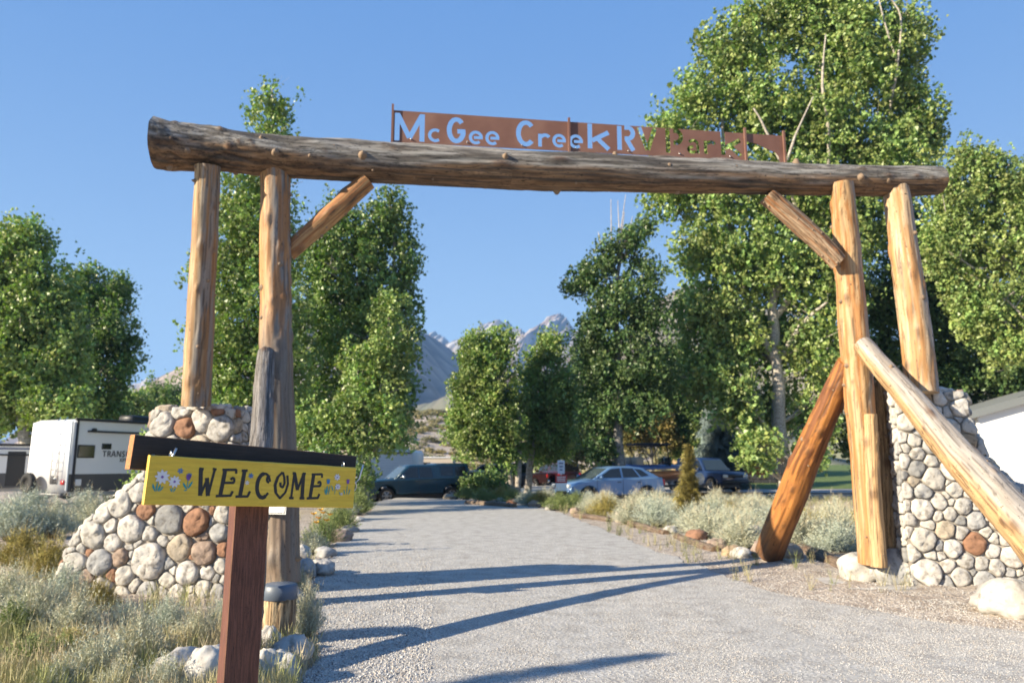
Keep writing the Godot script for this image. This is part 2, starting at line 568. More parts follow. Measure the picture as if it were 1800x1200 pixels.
# ---------- hills and mountains ----------
func ridge(called: String, crest: Array, w_near: float, w_far: float, amp: float, freq: float, tint: Callable, nt := 120, ns := 34) -> void:
	var pts := []
	for c in crest: pts.append(P(c[0], c[1], c[2]))
	var verts := []; var cols := []
	for i in nt + 1:
		var t := float(i) / nt * (pts.size() - 1)
		var k: int = min(int(t), pts.size() - 2)
		var f := t - k
		var a: Vector3 = pts[k]; var b: Vector3 = pts[k + 1]
		var p: Vector3 = a.cubic_interpolate(b, pts[max(k - 1, 0)], pts[min(k + 2, pts.size() - 1)], f)
		var d: Vector3 = pts[min(k + 1, pts.size() - 1)] - pts[k]
		if k > 0 and f < 0.5: d = d.normalized().lerp((pts[k] - pts[k - 1]).normalized(), 0.5 - f)
		elif k < pts.size() - 2: d = d.normalized().lerp((pts[k + 2] - pts[k + 1]).normalized(), max(0.0, f - 0.5))
		d.y = 0; d = d.normalized()
		var side := Vector3(-d.z, 0, d.x)
		if side.dot(-p) < 0: side = -side
		var row := PackedVector3Array(); var crow := PackedColorArray()
		for j in ns + 1:
			var sv := lerpf(-1.0, 1.0, float(j) / ns)
			var w := w_near if sv > 0 else w_far
			var q := p + side * sv * w
			var base := -30.0
			var prof := pow(1.0 - absf(sv), 1.15)
			var h := lerpf(base, p.y, prof)
			var gul := absf(noise2.get_noise_2d(i * freq + 13.0, sv * 1.1 + called.length())) * 2.0 - 0.5
			var rough := noise2.get_noise_2d(i * freq * 2.7, sv * 5.0 + 3.0)
			var env := sin(PI * minf(absf(sv) * 1.0, 1.0)) + 0.10
			h -= amp * env * gul * 0.9
			h += amp * 0.45 * rough * (env + 0.15) + amp * 0.08 * noise2.get_noise_2d(q.x * 0.022, q.z * 0.022)
			row.append(Vector3(q.x, h, q.z))
			crow.append(tint.call(h / maxf(p.y, 1.0), rough, gul, float(i) / nt, sv))
		verts.append(row); cols.append(crow)
	var s := st()
	for i in nt:
		for j in ns:
			for c in [[0, 0, 1, 0, 1, 1], [0, 0, 1, 1, 0, 1]]:
				var a: Vector3 = verts[i + c[0]][j + c[1]]; var b: Vector3 = verts[i + c[2]][j + c[3]]; var d: Vector3 = verts[i + c[4]][j + c[5]]
				var ca: Color = cols[i + c[0]][j + c[1]]; var cb: Color = cols[i + c[2]][j + c[3]]; var cd: Color = cols[i + c[4]][j + c[5]]
				var n := (a - d).cross(a - b)
				if n.y < 0:
					var tt := b; b = d; d = tt
					var tc := cb; cb = cd; cd = tc
				s.set_color(ca); s.add_vertex(a); s.set_color(cb); s.add_vertex(b); s.set_color(cd); s.add_vertex(d)
	structure(called, s, M.vcol)

func make_mountains() -> void:
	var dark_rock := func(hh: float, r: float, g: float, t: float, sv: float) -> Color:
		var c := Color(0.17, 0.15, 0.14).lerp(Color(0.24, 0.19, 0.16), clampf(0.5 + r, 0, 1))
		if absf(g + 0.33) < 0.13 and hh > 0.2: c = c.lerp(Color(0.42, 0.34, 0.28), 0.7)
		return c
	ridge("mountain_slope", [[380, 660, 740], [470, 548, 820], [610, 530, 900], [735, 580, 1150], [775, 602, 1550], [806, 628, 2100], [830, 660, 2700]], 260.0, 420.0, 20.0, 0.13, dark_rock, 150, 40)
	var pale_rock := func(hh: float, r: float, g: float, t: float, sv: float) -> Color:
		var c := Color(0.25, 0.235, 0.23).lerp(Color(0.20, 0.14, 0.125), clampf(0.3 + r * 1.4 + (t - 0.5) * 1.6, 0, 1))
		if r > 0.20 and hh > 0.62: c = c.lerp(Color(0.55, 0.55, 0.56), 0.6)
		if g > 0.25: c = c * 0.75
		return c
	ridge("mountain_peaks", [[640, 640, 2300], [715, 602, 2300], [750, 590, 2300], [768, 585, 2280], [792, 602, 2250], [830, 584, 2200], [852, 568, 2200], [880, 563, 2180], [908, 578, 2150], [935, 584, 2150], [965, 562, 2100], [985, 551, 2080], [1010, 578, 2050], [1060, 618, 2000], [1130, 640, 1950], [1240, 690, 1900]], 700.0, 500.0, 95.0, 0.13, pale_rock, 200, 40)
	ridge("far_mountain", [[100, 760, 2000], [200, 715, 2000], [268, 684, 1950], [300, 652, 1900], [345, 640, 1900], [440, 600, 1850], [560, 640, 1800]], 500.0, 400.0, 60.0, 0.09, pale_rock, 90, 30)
	var tan_hill := func(hh: float, r: float, g: float, t: float, sv: float) -> Color:
		return Color(0.165, 0.165, 0.095).lerp(Color(0.20, 0.17, 0.13), clampf(hh * 1.2 - 0.3 + r, 0, 1))
	ridge("grassy_slope", [[900, 740, 640], [1000, 672, 700], [1090, 600, 760], [1180, 514, 820], [1250, 505, 850], [1340, 545, 900], [1450, 600, 950], [1620, 660, 980], [1800, 690, 1000]], 430.0, 300.0, 30.0, 0.06, tan_hill, 120, 34)
	var sage_hill := func(hh: float, r: float, g: float, t: float, sv: float) -> Color:
		return Color(0.145, 0.155, 0.11).lerp(Color(0.175, 0.165, 0.125), clampf(0.5 + r * 1.5, 0, 1))
	ridge("foothill", [[560, 745, 430], [660, 728, 420], [735, 712, 420], [770, 702, 410], [800, 690, 410], [860, 705, 420], [960, 760, 430]], 130.0, 130.0, 5.0, 0.08, sage_hill, 60, 20)
	# the near hillside of scrub
	var s := st()
	for i in 60:
		for j in 34:
			var q := []; var c := []
			for k in [[0, 0], [1, 0], [1, 1], [0, 1]]:
				var x := lerpf(-75.0, 45.0, (i + k[0]) / 60.0); var z := -lerpf(58.0, 190.0, (j + k[1]) / 34.0)
				q.append(Vector3(x, hill_h(x, z), z))
			for t in [[0, 1, 2], [0, 2, 3]]:
				facing(s, q[t[0]], q[t[1]], q[t[2]], Vector3.UP)
	structure("hill", s, M.dirt)
	var mm := []
	var cl := PackedColorArray()
	var g2 := RandomNumberGenerator.new(); g2.seed = 77
	for i in 5200:
		var x := g2.randf_range(-45.0, 30.0); var z := -g2.randf_range(62.0, 150.0)
		if noise2.get_noise_2d(x * 0.12, z * 0.12) < -0.18: continue
		var k := g2.randf_range(0.45, 1.15)
		mm.append(Transform3D(Basis.from_euler(Vector3(0, g2.randf() * TAU, 0)).scaled(Vector3(k, k * g2.randf_range(0.6, 0.95), k)), Vector3(x, hill_h(x, z) - 0.05, z)))
		var ol := g2.randf()
		cl.append(Color(0.20, 0.165, 0.05).lerp(Color(0.20, 0.20, 0.125), ol) * g2.randf_range(0.8, 1.25))
	var o := multi("hillside_scrub", scrub_mesh(), mm, cl, M.sage, null)
	o.set_meta("kind", "stuff")

func hill_h(x: float, z: float) -> float:
	var d := -z
	var side := smoothstep(-75.0, -40.0, x) * (1.0 - smoothstep(8.0, 44.0, x))
	return -0.5 + side * (11.5 * smoothstep(58.0, 150.0, d) + 1.2 * noise2.get_noise_2d(x * 0.05, z * 0.05)) - 3.0 * smoothstep(150.0, 190.0, d)

func multi(called: String, mesh: Mesh, at: Array, cols: PackedColorArray, m: Material, parent: Node) -> MultiMeshInstance3D:
	var mm := MultiMesh.new()
	mm.transform_format = MultiMesh.TRANSFORM_3D
	mm.use_colors = true
	mm.mesh = mesh
	mm.instance_count = at.size()
	var buf := PackedFloat32Array()
	buf.resize(at.size() * 16)
	var w := 0
	for i in at.size():
		var t: Transform3D = at[i]
		var b := t.basis
		buf[w] = b.x.x; buf[w + 1] = b.y.x; buf[w + 2] = b.z.x; buf[w + 3] = t.origin.x
		buf[w + 4] = b.x.y; buf[w + 5] = b.y.y; buf[w + 6] = b.z.y; buf[w + 7] = t.origin.y
		buf[w + 8] = b.x.z; buf[w + 9] = b.y.z; buf[w + 10] = b.z.z; buf[w + 11] = t.origin.z
		var c := cols[i]
		buf[w + 12] = c.r; buf[w + 13] = c.g; buf[w + 14] = c.b; buf[w + 15] = 1.0
		w += 16
	mm.buffer = buf
	var o := MultiMeshInstance3D.new()
	o.multimesh = mm
	o.material_override = m
	if parent == null:
		o.name = numbered(called); add_child(o)
	else:
		o.name = called; parent.add_child(o, true)
	return o

func scrub_mesh() -> ArrayMesh:
	var g := RandomNumberGenerator.new(); g.seed = 3
	var s := st(false)
	for i in 60:
		var a := g.randf() * TAU; var e := g.randf_range(0.1, 1.4)
		var d := Vector3(cos(a) * cos(e), sin(e), sin(a) * cos(e))
		var p := d * g.randf_range(0.35, 0.8)
		var q := p + Vector3(g.randfn(), g.randfn() + 0.6, g.randfn()).normalized() * 0.38
		var w := Vector3(g.randfn(), g.randfn(), g.randfn()).normalized() * 0.15
		s.add_vertex(p - w); s.add_vertex(q); s.add_vertex(p + w)
	return done(s)

# ---------- trees ----------
var spray: ArrayMesh
func spray_mesh(seed_: int, n: int) -> ArrayMesh:
	var g := RandomNumberGenerator.new(); g.seed = seed_
	var s := st(false)
	for i in n:
		var c := Vector3(g.randfn(), g.randfn(), g.randfn()) * 0.34
		var up := Vector3(g.randfn(), g.randfn() - 0.5, g.randfn()).normalized()
		var rt := up.cross(Vector3(g.randfn(), g.randfn(), g.randfn())).normalized()
		var nn := rt.cross(up) * 0.10
		var k := g.randf_range(0.75, 1.25)
		var L := 0.36 * k; var W := 0.17 * k
		var tone := g.randf_range(0.72, 1.28)
		s.set_color(Color(tone, tone, tone * g.randf_range(0.8, 1.1)))
		var a := c; var b := c + up * L * 0.42 + rt * W + nn; var d := c + up * L; var e := c + up * L * 0.42 - rt * W + nn
		s.add_vertex(a); s.add_vertex(b); s.add_vertex(d)
		s.add_vertex(a); s.add_vertex(d); s.add_vertex(e)
	return done(s)

# lobes: [px, py, half width px, half height px, metres nearer]; trunks: lists of [px, py, width px]
func tree(called: String, label: String, d: float, lobes: Array, trunks: Array, leaf: float, dens: float, tone: Color, seed_: int, bark: Material, opt := {}) -> Node3D:
	var g := RandomNumberGenerator.new(); g.seed = seed_
	var cn := FastNoiseLite.new(); cn.seed = seed_; cn.frequency = 0.62; cn.fractal_octaves = 2
	var foot: Array = trunks[0][0]
	var base := P(foot[0], foot[1], d)
	base.y = 0.0 if d < 30 else -0.25
	var root := thing(called, label, "tree", base, 0.0, opt.get("group", "cottonwood trees round the campground"))
	var s := st()
	var limbs := []
	for tr in trunks:
		var pts := []; var rad := []
		for k in tr:
			var v := P(k[0], k[1], d - (k[3] if k.size() > 3 else 0.0))
			pts.append(v - base); rad.append(k[2] * 0.5 * d / F)
		if tr == trunks[0] and pts[0].y > 0.0: pts[0].y = -0.3
		elif pts[0].y < 1.2: pts[0].y = -0.3
		# smooth the run
		var p2 := []; var r2 := []
		for k in pts.size() - 1:
			for q in 4:
				var f := q / 4.0
				var v: Vector3 = pts[k].cubic_interpolate(pts[k + 1], pts[max(k - 1, 0)], pts[min(k + 2, pts.size() - 1)], f)
				p2.append(v + Vector3(g.randfn(), 0, g.randfn()) * rad[k] * 0.12)
				r2.append(lerpf(rad[k], rad[k + 1], f) * (1.0 + 0.08 * g.randfn()))
		p2.append(pts[-1]); r2.append(rad[-1])
		tube(s, p2, r2, 10)
		limbs.append([p2, r2])
	build("trunk", s, bark, root)
	var at := []; var cols := PackedColorArray()
	s = st()
	var any := false
	for lo in lobes:
		var c := P(lo[0], lo[1], d - (lo[4] if lo.size() > 4 else 0.0)) - base
		var a: float = lo[2] * d / F; var b: float = lo[3] * d / F; var cz: float = a * opt.get("deep", 0.9)
		# limbs into the lobe
		for q in opt.get("limbs", 3):
			var tip := c + Vector3(g.randfn() * a * 0.35, g.randf_range(-0.1, 0.75) * b, g.randfn() * cz * 0.35)
			var best: Vector3 = limbs[0][0][0]; var bd := 1e9; var br := 0.05
			for lm in limbs:
				for k in lm[0].size():
					var v: Vector3 = lm[0][k]
					if v.y < 0.12 * tip.y: continue
					var dd := v.distance_to(tip) + maxf(0.0, v.y - tip.y + 0.55 * Vector2(tip.x - v.x, tip.z - v.z).length()) * 2.0
					if dd < bd: bd = dd; best = v; br = lm[1][k]
			if bd > 30: continue
			var r0 := minf(br * 0.55, 0.05 + 0.012 * best.distance_to(tip))
			var mid := best.lerp(tip, 0.5) + Vector3(g.randfn(), -0.3, g.randfn()) * best.distance_to(tip) * 0.07
			tube(s, [best, mid, tip], [r0, r0 * 0.6, r0 * 0.18], 6, false)
			any = true
			for w in 3:
				var st0 := mid.lerp(tip, g.randf())
				var en := st0 + Vector3(g.randfn() * a, absf(g.randfn()) * b * 0.8, g.randfn() * cz) * 0.4
				tube(s, [st0, en], [r0 * 0.35, r0 * 0.1], 5, false)
		var area := 4.0 * PI * (a * b + a * cz + b * cz) / 3.0
		var n := int(area * dens * 1.12)
		for i in n:
			var v := Vector3(g.randfn(), g.randfn(), g.randfn()).normalized()
			var lump := 1.0 + 0.52 * cn.get_noise_3d(c.x + v.x * a * 1.6, c.y + v.y * b * 1.6, c.z + v.z * cz * 1.6)
			var r := pow(g.randf(), 0.42) * lump * (1.0 + (0.28 * g.randf() if g.randf() < 0.10 else 0.0))
			var p := c + Vector3(v.x * a, v.y * b, v.z * cz) * r
			if p.y < opt.get("bottom", 0.6): continue
			if cn.get_noise_3d(p.x * 1.5 + 80.0, p.y * 1.5, p.z * 1.5) < opt.get("gap", -0.24): continue
			var k := leaf * 1.28 * g.randf_range(0.7, 1.3)
			at.append(Transform3D(Basis.from_euler(Vector3(g.randf() * TAU, g.randf() * TAU, g.randf() * TAU)).scaled(Vector3(k, k, k)), p))
			var m := g.randf_range(0.7, 1.3) * (1.0 + 0.5 * cn.get_noise_3d(p.x * 0.8 + 300.0, p.y * 0.8, p.z * 0.8))
			cols.append(Color(tone.r * m * g.randf_range(0.85, 1.2), tone.g * m, tone.b * m))
	if any: build("branches", s, bark, root).set_meta("kind", "stuff")
	multi("crown", opt.get("mesh", spray), at, cols, opt.get("leaf_mat", M.leaf), root).set_meta("kind", "stuff")
	return root

func conifer(called: String, label: String, d: float, px: float, top: float, foot_y: float, half: float, tone: Color, seed_: int, n: int, group := "", sz := 0.3) -> void:
	var g := RandomNumberGenerator.new(); g.seed = seed_
	var base := P(px, foot_y, d); base.y = 0.0 if d < 30 else -0.25
	var tip := P(px, top, d) - base
	var root := thing(called, label, "tree", base, 0.0, group)
	var s := st()
	tube(s, [Vector3(0, -0.2, 0), tip * 0.5, tip * 0.97], [0.03 + tip.y * 0.014, 0.02 + tip.y * 0.008, 0.012], 8)
	build("trunk", s, M.bark_grey, root)
	var at := []; var cols := PackedColorArray()
	var R := half * d / F
	s = st()
	for i in n:
		var f := pow(g.randf(), 1.35)
		var y := lerpf(0.06, 1.0, f) * tip.y
		var a := g.randf() * TAU
		var whorl := 0.72 + 0.28 * sin(f * 46.0 + a * 2.0)
		var r := R * (1.02 - f) * whorl * (0.8 + 0.4 * noise.get_noise_2d(a * 0.9, f * 6.0 + seed_))
		var rr := r * pow(g.randf(), 0.45)
		var p := tip * (y / tip.y) + Vector3(cos(a) * rr, -rr * 0.15, sin(a) * rr)
		var k := sz * g.randf_range(0.7, 1.3)
		at.append(Transform3D(Basis.from_euler(Vector3(g.randfn() * 0.5, -a, g.randfn() * 0.5)).scaled(Vector3(k, k, k)), p))
		cols.append(tone * g.randf_range(0.7, 1.3))
		if i % 40 == 0: tube(s, [tip * (y / tip.y), p], [0.02, 0.006], 5, false)
	build("branches", s, M.bark_grey, root).set_meta("kind", "stuff")
	multi("crown", needle_mesh(), at, cols, M.needle, root).set_meta("kind", "stuff")

var needles: ArrayMesh
func needle_mesh() -> ArrayMesh:
	if needles: return needles
	var g := RandomNumberGenerator.new(); g.seed = 9
	var s := st(false)
	for i in 26:
		var x := g.randf_range(-0.5, 0.5)
		var d := Vector3(0.5, g.randfn() * 0.6 + 0.25, g.randfn() * 0.8).normalized() * g.randf_range(0.25, 0.5)
		var p := Vector3(x, 0.06 * g.randfn(), 0.06 * g.randfn())
		var w := Vector3(0.035, 0.02, 0.03)
		s.add_vertex(p - w); s.add_vertex(p + d); s.add_vertex(p + w)
	needles = done(s)
	return needles

func make_trees() -> void:
	spray = spray_mesh(4, 9)
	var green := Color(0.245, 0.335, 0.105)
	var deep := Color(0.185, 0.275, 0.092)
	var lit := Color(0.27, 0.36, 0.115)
	# left edge of the campground
	tree("cottonwood_tree", "broad sunlit cottonwood at the left edge, behind the white travel trailer", 33.0,
		[[40, 440, 52, 62], [-5, 470, 60, 80], [65, 530, 70, 90], [20, 600, 95, 110], [-40, 560, 80, 130], [75, 660, 75, 80], [10, 700, 90, 70], [110, 610, 50, 80], [95, 720, 60, 40, 1]],
		[[[60, 868, 24], [50, 790, 20], [30, 690, 16], [40, 500, 7], [40, 420, 3]], [[58, 850, 16], [85, 760, 12], [95, 600, 7], [95, 520, 3]]], 0.34, 21.0, lit, 101, M.bark)
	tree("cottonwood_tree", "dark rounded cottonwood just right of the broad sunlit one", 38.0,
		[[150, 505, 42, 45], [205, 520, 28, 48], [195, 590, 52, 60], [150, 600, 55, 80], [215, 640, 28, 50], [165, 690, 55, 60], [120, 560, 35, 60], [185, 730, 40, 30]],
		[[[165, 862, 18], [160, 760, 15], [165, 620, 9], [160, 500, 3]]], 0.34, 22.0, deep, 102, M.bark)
	tree("young_tree", "small bright tree far behind the travel trailer roof", 62.0, [[215, 725, 45, 40], [180, 740, 40, 30], [245, 715, 30, 35]], [[[215, 850, 8], [215, 700, 3]]], 0.4, 14.0, green, 103, M.bark)
	tree("young_tree", "slim dark tree far off, left of the stone pillar top", 70.0, [[268, 705, 20, 42], [300, 705, 22, 38], [280, 740, 40, 30]], [[[275, 850, 7], [275, 690, 2]]], 0.4, 16.0, deep, 104, M.bark)
	# behind the left posts
	tree("poplar_tree", "tall spire of a poplar rising above the log beam", 27.0,
		[[475, 195, 42, 62], [482, 280, 48, 70], [430, 370, 70, 80], [470, 420, 75, 90], [405, 480, 75, 90], [440, 580, 95, 100], [395, 640, 70, 90], [430, 720, 90, 70], [490, 690, 60, 80]],
		[[[470, 880, 24], [465, 700, 20], [470, 450, 12], [478, 250, 6], [478, 150, 2]], [[460, 800, 12], [410, 640, 8], [380, 480, 4], [372, 400, 2]]], 0.27, 24.0, green, 105, M.bark)
	tree("poplar_tree", "broad dark poplar between the left posts and the mountain gap", 31.0,
		[[690, 385, 36, 62], [655, 420, 50, 70], [590, 420, 55, 80], [715, 470, 28, 70], [560, 490, 60, 80], [640, 520, 75, 90], [700, 560, 42, 70], [580, 600, 85, 90], [660, 640, 75, 80], [560, 720, 80, 60], [690, 720, 40, 60], [620, 740, 70, 45]],
		[[[610, 876, 24], [612, 740, 19], [620, 560, 12], [650, 400, 5]], [[612, 800, 14], [660, 660, 10], [690, 500, 6], [692, 370, 2]]], 0.29, 24.0, deep, 106, M.bark)
	tree("poplar_tree", "bright young poplar standing in front of the broad dark one", 25.0,
		[[683, 545, 32, 48], [690, 610, 42, 60], [650, 650, 55, 60], [690, 690, 36, 50], [640, 720, 60, 50], [585, 750, 60, 42], [690, 760, 42, 36], [640, 775, 62, 30], [540, 760, 40, 36]],
		[[[640, 885, 14], [650, 760, 11], [680, 640, 6], [683, 530, 2]]], 0.25, 24.0, lit, 107, M.bark)
	# in the gap, beyond the road
	tree("aspen_tree", "left of the two round trees beyond the green pickup", 38.0,
		[[838, 625, 38, 50], [880, 610, 28, 45], [825, 690, 40, 60], [870, 690, 50, 70], [842, 755, 55, 60], [895, 745, 40, 75], [880, 778, 44, 32], [815, 740, 28, 45]],
		[[[902, 872, 15], [888, 790, 12], [872, 690, 6], [850, 600, 2]], [[908, 872, 12], [912, 770, 10], [908, 680, 4]]], 0.30, 25.0, green, 108, M.bark)
	tree("aspen_tree", "right of the two round trees beyond the green pickup", 40.0,
		[[968, 615, 30, 45], [940, 650, 26, 40], [965, 690, 45, 60], [930, 740, 40, 60], [980, 750, 42, 60], [950, 778, 46, 34], [995, 700, 22, 60]],
		[[[926, 872, 13], [936, 790, 10], [955, 700, 6], [967, 600, 2]]], 0.30, 25.0, green, 109, M.bark)
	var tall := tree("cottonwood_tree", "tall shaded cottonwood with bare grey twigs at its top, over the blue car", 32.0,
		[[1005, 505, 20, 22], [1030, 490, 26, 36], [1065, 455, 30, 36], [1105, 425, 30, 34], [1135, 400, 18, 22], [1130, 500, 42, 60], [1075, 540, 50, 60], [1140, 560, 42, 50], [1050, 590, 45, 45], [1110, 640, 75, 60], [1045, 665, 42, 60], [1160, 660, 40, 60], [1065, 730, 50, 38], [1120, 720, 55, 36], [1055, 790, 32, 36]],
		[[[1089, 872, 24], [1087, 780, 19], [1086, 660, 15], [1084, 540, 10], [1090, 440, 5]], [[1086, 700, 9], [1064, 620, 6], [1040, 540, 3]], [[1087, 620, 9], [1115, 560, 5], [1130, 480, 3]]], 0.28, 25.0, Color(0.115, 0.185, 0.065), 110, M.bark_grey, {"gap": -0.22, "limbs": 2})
	var s := st()
	for k in [[1078, 470, 1074, 350], [1084, 460, 1086, 352], [1094, 460, 1100, 342], [1090, 450, 1098, 372], [1066, 470, 1052, 408], [1099, 450, 1112, 380]]:
		var a := P(k[0], k[1], 32.0) - tall.position; var b := P(k[2], k[3], 32.0) - tall.position
		tube(s, [a, a.lerp(b, 0.5) + Vector3(rng.randfn() * 0.06, 0, 0), b], [0.045, 0.03, 0.012], 5)
	build("bare_twigs", s, M.bark, tall)
	# the big one at the right
	var big := tree("cottonwood_tree", "huge sunlit cottonwood filling the sky behind the right end of the beam", 34.0,
		[[1275, 95, 60, 72], [1225, 175, 50, 55], [1330, 60, 50, 80], [1400, 30, 60, 100], [1480, 10, 60, 90], [1500, 110, 100, 100], [1590, 70, 48, 90], [1600, 190, 55, 85], [1330, 190, 85, 85], [1430, 220, 90, 90], [1550, 280, 95, 80],
		[1180, 240, 55, 58], [1168, 340, 46, 50], [1215, 300, 50, 50], [1260, 330, 75, 80], [1380, 340, 90, 80], [1490, 380, 90, 80], [1240, 440, 62, 70], [1330, 460, 90, 80], [1440, 490, 90, 90], [1235, 560, 60, 70], [1285, 590, 62, 80], [1340, 600, 80, 70, -3], [1432, 610, 62, 80], [1240, 660, 55, 55], [1300, 705, 50, 58, 1], [1350, 720, 60, 60, -3], [1435, 730, 48, 60], [1425, 800, 30, 30, 1.5], [1335, 790, 36, 40, 2], [1640, 240, 26, 40]],
		[[[1384, 869, 26], [1374, 780, 22], [1366, 640, 20], [1360, 500, 16], [1400, 300, 11], [1440, 120, 6], [1450, -40, 3]], [[1366, 640, 13], [1310, 520, 10], [1275, 330, 7], [1270, 120, 3]], [[1362, 560, 12], [1470, 400, 9], [1560, 220, 6], [1585, 20, 3]], [[1380, 800, 14], [1310, 690, 9], [1250, 560, 5]], [[1480, 380, 7], [1520, 200, 5], [1530, 60, 4], [1500, -20, 2]], [[1364, 520, 12], [1404, 400, 9, 0.6], [1378, 300, 6, 1.9], [1345, 225, 4, 2.3], [1325, 190, 2, 2.4]], [[1378, 300, 5, 1.9], [1398, 240, 4, 2.3], [1430, 170, 2, 2.3]], [[1440, 430, 9], [1458, 260, 7, 1.2], [1446, 150, 5, 1.9], [1452, 60, 2, 1.8]], [[1560, 220, 6], [1578, 110, 5, 1.4], [1584, 30, 3, 1.6], [1560, -10, 2, 1.6]], [[1578, 110, 4, 1.4], [1556, 40, 3, 1.8], [1545, -5, 2, 1.7]], [[1366, 640, 12], [1410, 570, 8, 0.6], [1455, 530, 4, 1.6]]], 0.40, 15.5, lit, 111, M.bark, {"limbs": 5, "gap": -0.22})
	tree("cottonwood_tree", "bright cottonwood at the right edge, above the white building", 29.0,
		[[1705, 300, 45, 60], [1760, 330, 60, 80], [1840, 360, 70, 110], [1690, 400, 50, 75], [1760, 450, 80, 90], [1850, 500, 80, 100], [1665, 460, 35, 60], [1720, 540, 60, 60], [1780, 600, 60, 50], [1664, 350, 34, 60], [1655, 425, 40, 70]],
		[[[1870, 880, 22], [1850, 700, 18], [1800, 480, 11], [1760, 270, 4]]], 0.30, 20.0, lit, 112, M.bark, {"limbs": 4})
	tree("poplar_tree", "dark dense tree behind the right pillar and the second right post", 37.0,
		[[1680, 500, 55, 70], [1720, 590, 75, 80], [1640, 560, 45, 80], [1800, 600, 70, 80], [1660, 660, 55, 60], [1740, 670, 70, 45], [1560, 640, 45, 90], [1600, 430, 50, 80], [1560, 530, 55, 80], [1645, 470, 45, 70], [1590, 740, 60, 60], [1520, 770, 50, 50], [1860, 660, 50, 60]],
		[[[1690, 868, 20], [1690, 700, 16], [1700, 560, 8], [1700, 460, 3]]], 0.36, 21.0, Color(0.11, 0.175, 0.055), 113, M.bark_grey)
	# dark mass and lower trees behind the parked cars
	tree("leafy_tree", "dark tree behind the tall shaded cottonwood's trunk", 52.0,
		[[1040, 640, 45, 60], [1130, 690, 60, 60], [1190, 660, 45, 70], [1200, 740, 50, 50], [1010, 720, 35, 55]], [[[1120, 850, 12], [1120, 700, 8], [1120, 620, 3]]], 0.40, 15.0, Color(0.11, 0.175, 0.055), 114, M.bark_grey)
	tree("leafy_tree", "green bushy tree behind the no parking sign", 58.0, [[985, 775, 40, 45], [1000, 730, 30, 45], [955, 800, 40, 25]], [[[990, 848, 10], [990, 760, 4]]], 0.40, 15.0, green, 115, M.bark)
	tree("olive_tree", "pale silvery green tree left of the tall shaded trunk", 42.0, [[1040, 745, 24, 38], [1030, 790, 30, 30], [1058, 780, 22, 30]], [[[1046, 858, 10], [1050, 790, 8], [1042, 730, 3]]], 0.30, 26.0, Color(0.17, 0.175, 0.075), 116, M.bark)
	tree("pine_tree", "yellowish pine behind the boat, left of its canopy", 50.0, [[1130, 755, 26, 30], [1160, 745, 26, 32], [1110, 770, 22, 26], [1175, 770, 22, 24]], [[[1145, 852, 9], [1145, 740, 4]]], 0.34, 26.0, Color(0.17, 0.145, 0.045), 117, M.bark_grey)
	tree("leafy_tree", "round green shrub tree behind the dark blue pickup", 51.0, [[1215, 770, 32, 32], [1190, 790, 26, 22], [1250, 790, 24, 24]], [[[1215, 852, 8], [1215, 770, 4]]], 0.36, 22.0, green, 118, M.bark)
	conifer("blue_spruce", "blue-grey spruce behind the dark pickup and the tan cabin", 46.0, 1262, 640, 853, 62, Color(0.15, 0.20, 0.19), 119, 2600, "", 0.55)
	conifer("young_pine", "young yellowish pine in front of the two blue vehicles", 19.0, 1210, 782, 900, 34, Color(0.20, 0.165, 0.04), 120, 900, "", 0.2)
	conifer("young_pine", "slim young pine on the verge left of the welcome sign, outside the photo", 2.55, -2280, -190, 1380, 150, Color(0.16, 0.17, 0.05), 124, 700, "", 0.2)
	tree("willow_shrub", "dark low shrub under the two round trees", 36.0, [[858, 846, 32, 20], [830, 852, 20, 10]], [[[865, 872, 4], [865, 845, 2]]], 0.26, 30.0, deep, 121, M.bark_grey, {"bottom": 0.1})
	tree("leafy_shrub", "leafy green shrub between the white motorhome and the left post", 24.0, [[640, 830, 22, 40], [605, 850, 45, 30], [575, 820, 40, 50]], [[[610, 890, 6], [612, 840, 3]]], 0.2, 26.0, deep, 122, M.bark_grey, {"bottom": 0.1})
	tree("leafy_shrub", "bright leafy shrub behind the left stone pillar", 12.0, [[240, 838, 24, 34], [255, 780, 16, 30]], [[[245, 940, 6], [245, 840, 3]]], 0.14, 30.0, lit, 123, M.bark_grey, {"bottom": 0.1, "deep": 0.7})

# ---------- cobble walls ----------
func clip_half(p: PackedVector2Array, n: Vector2, c: float) -> PackedVector2Array:
	# keep what has n.x <= c
	var o := PackedVector2Array()
	for i in p.size():
		var a := p[i]; var b := p[(i + 1) % p.size()]
		var da := n.dot(a) - c; var db := n.dot(b) - c
		if da <= 0: o.append(a)
		if (da < 0 and db > 0) or (da > 0 and db < 0): o.append(a.lerp(b, da / (da - db)))
	return o

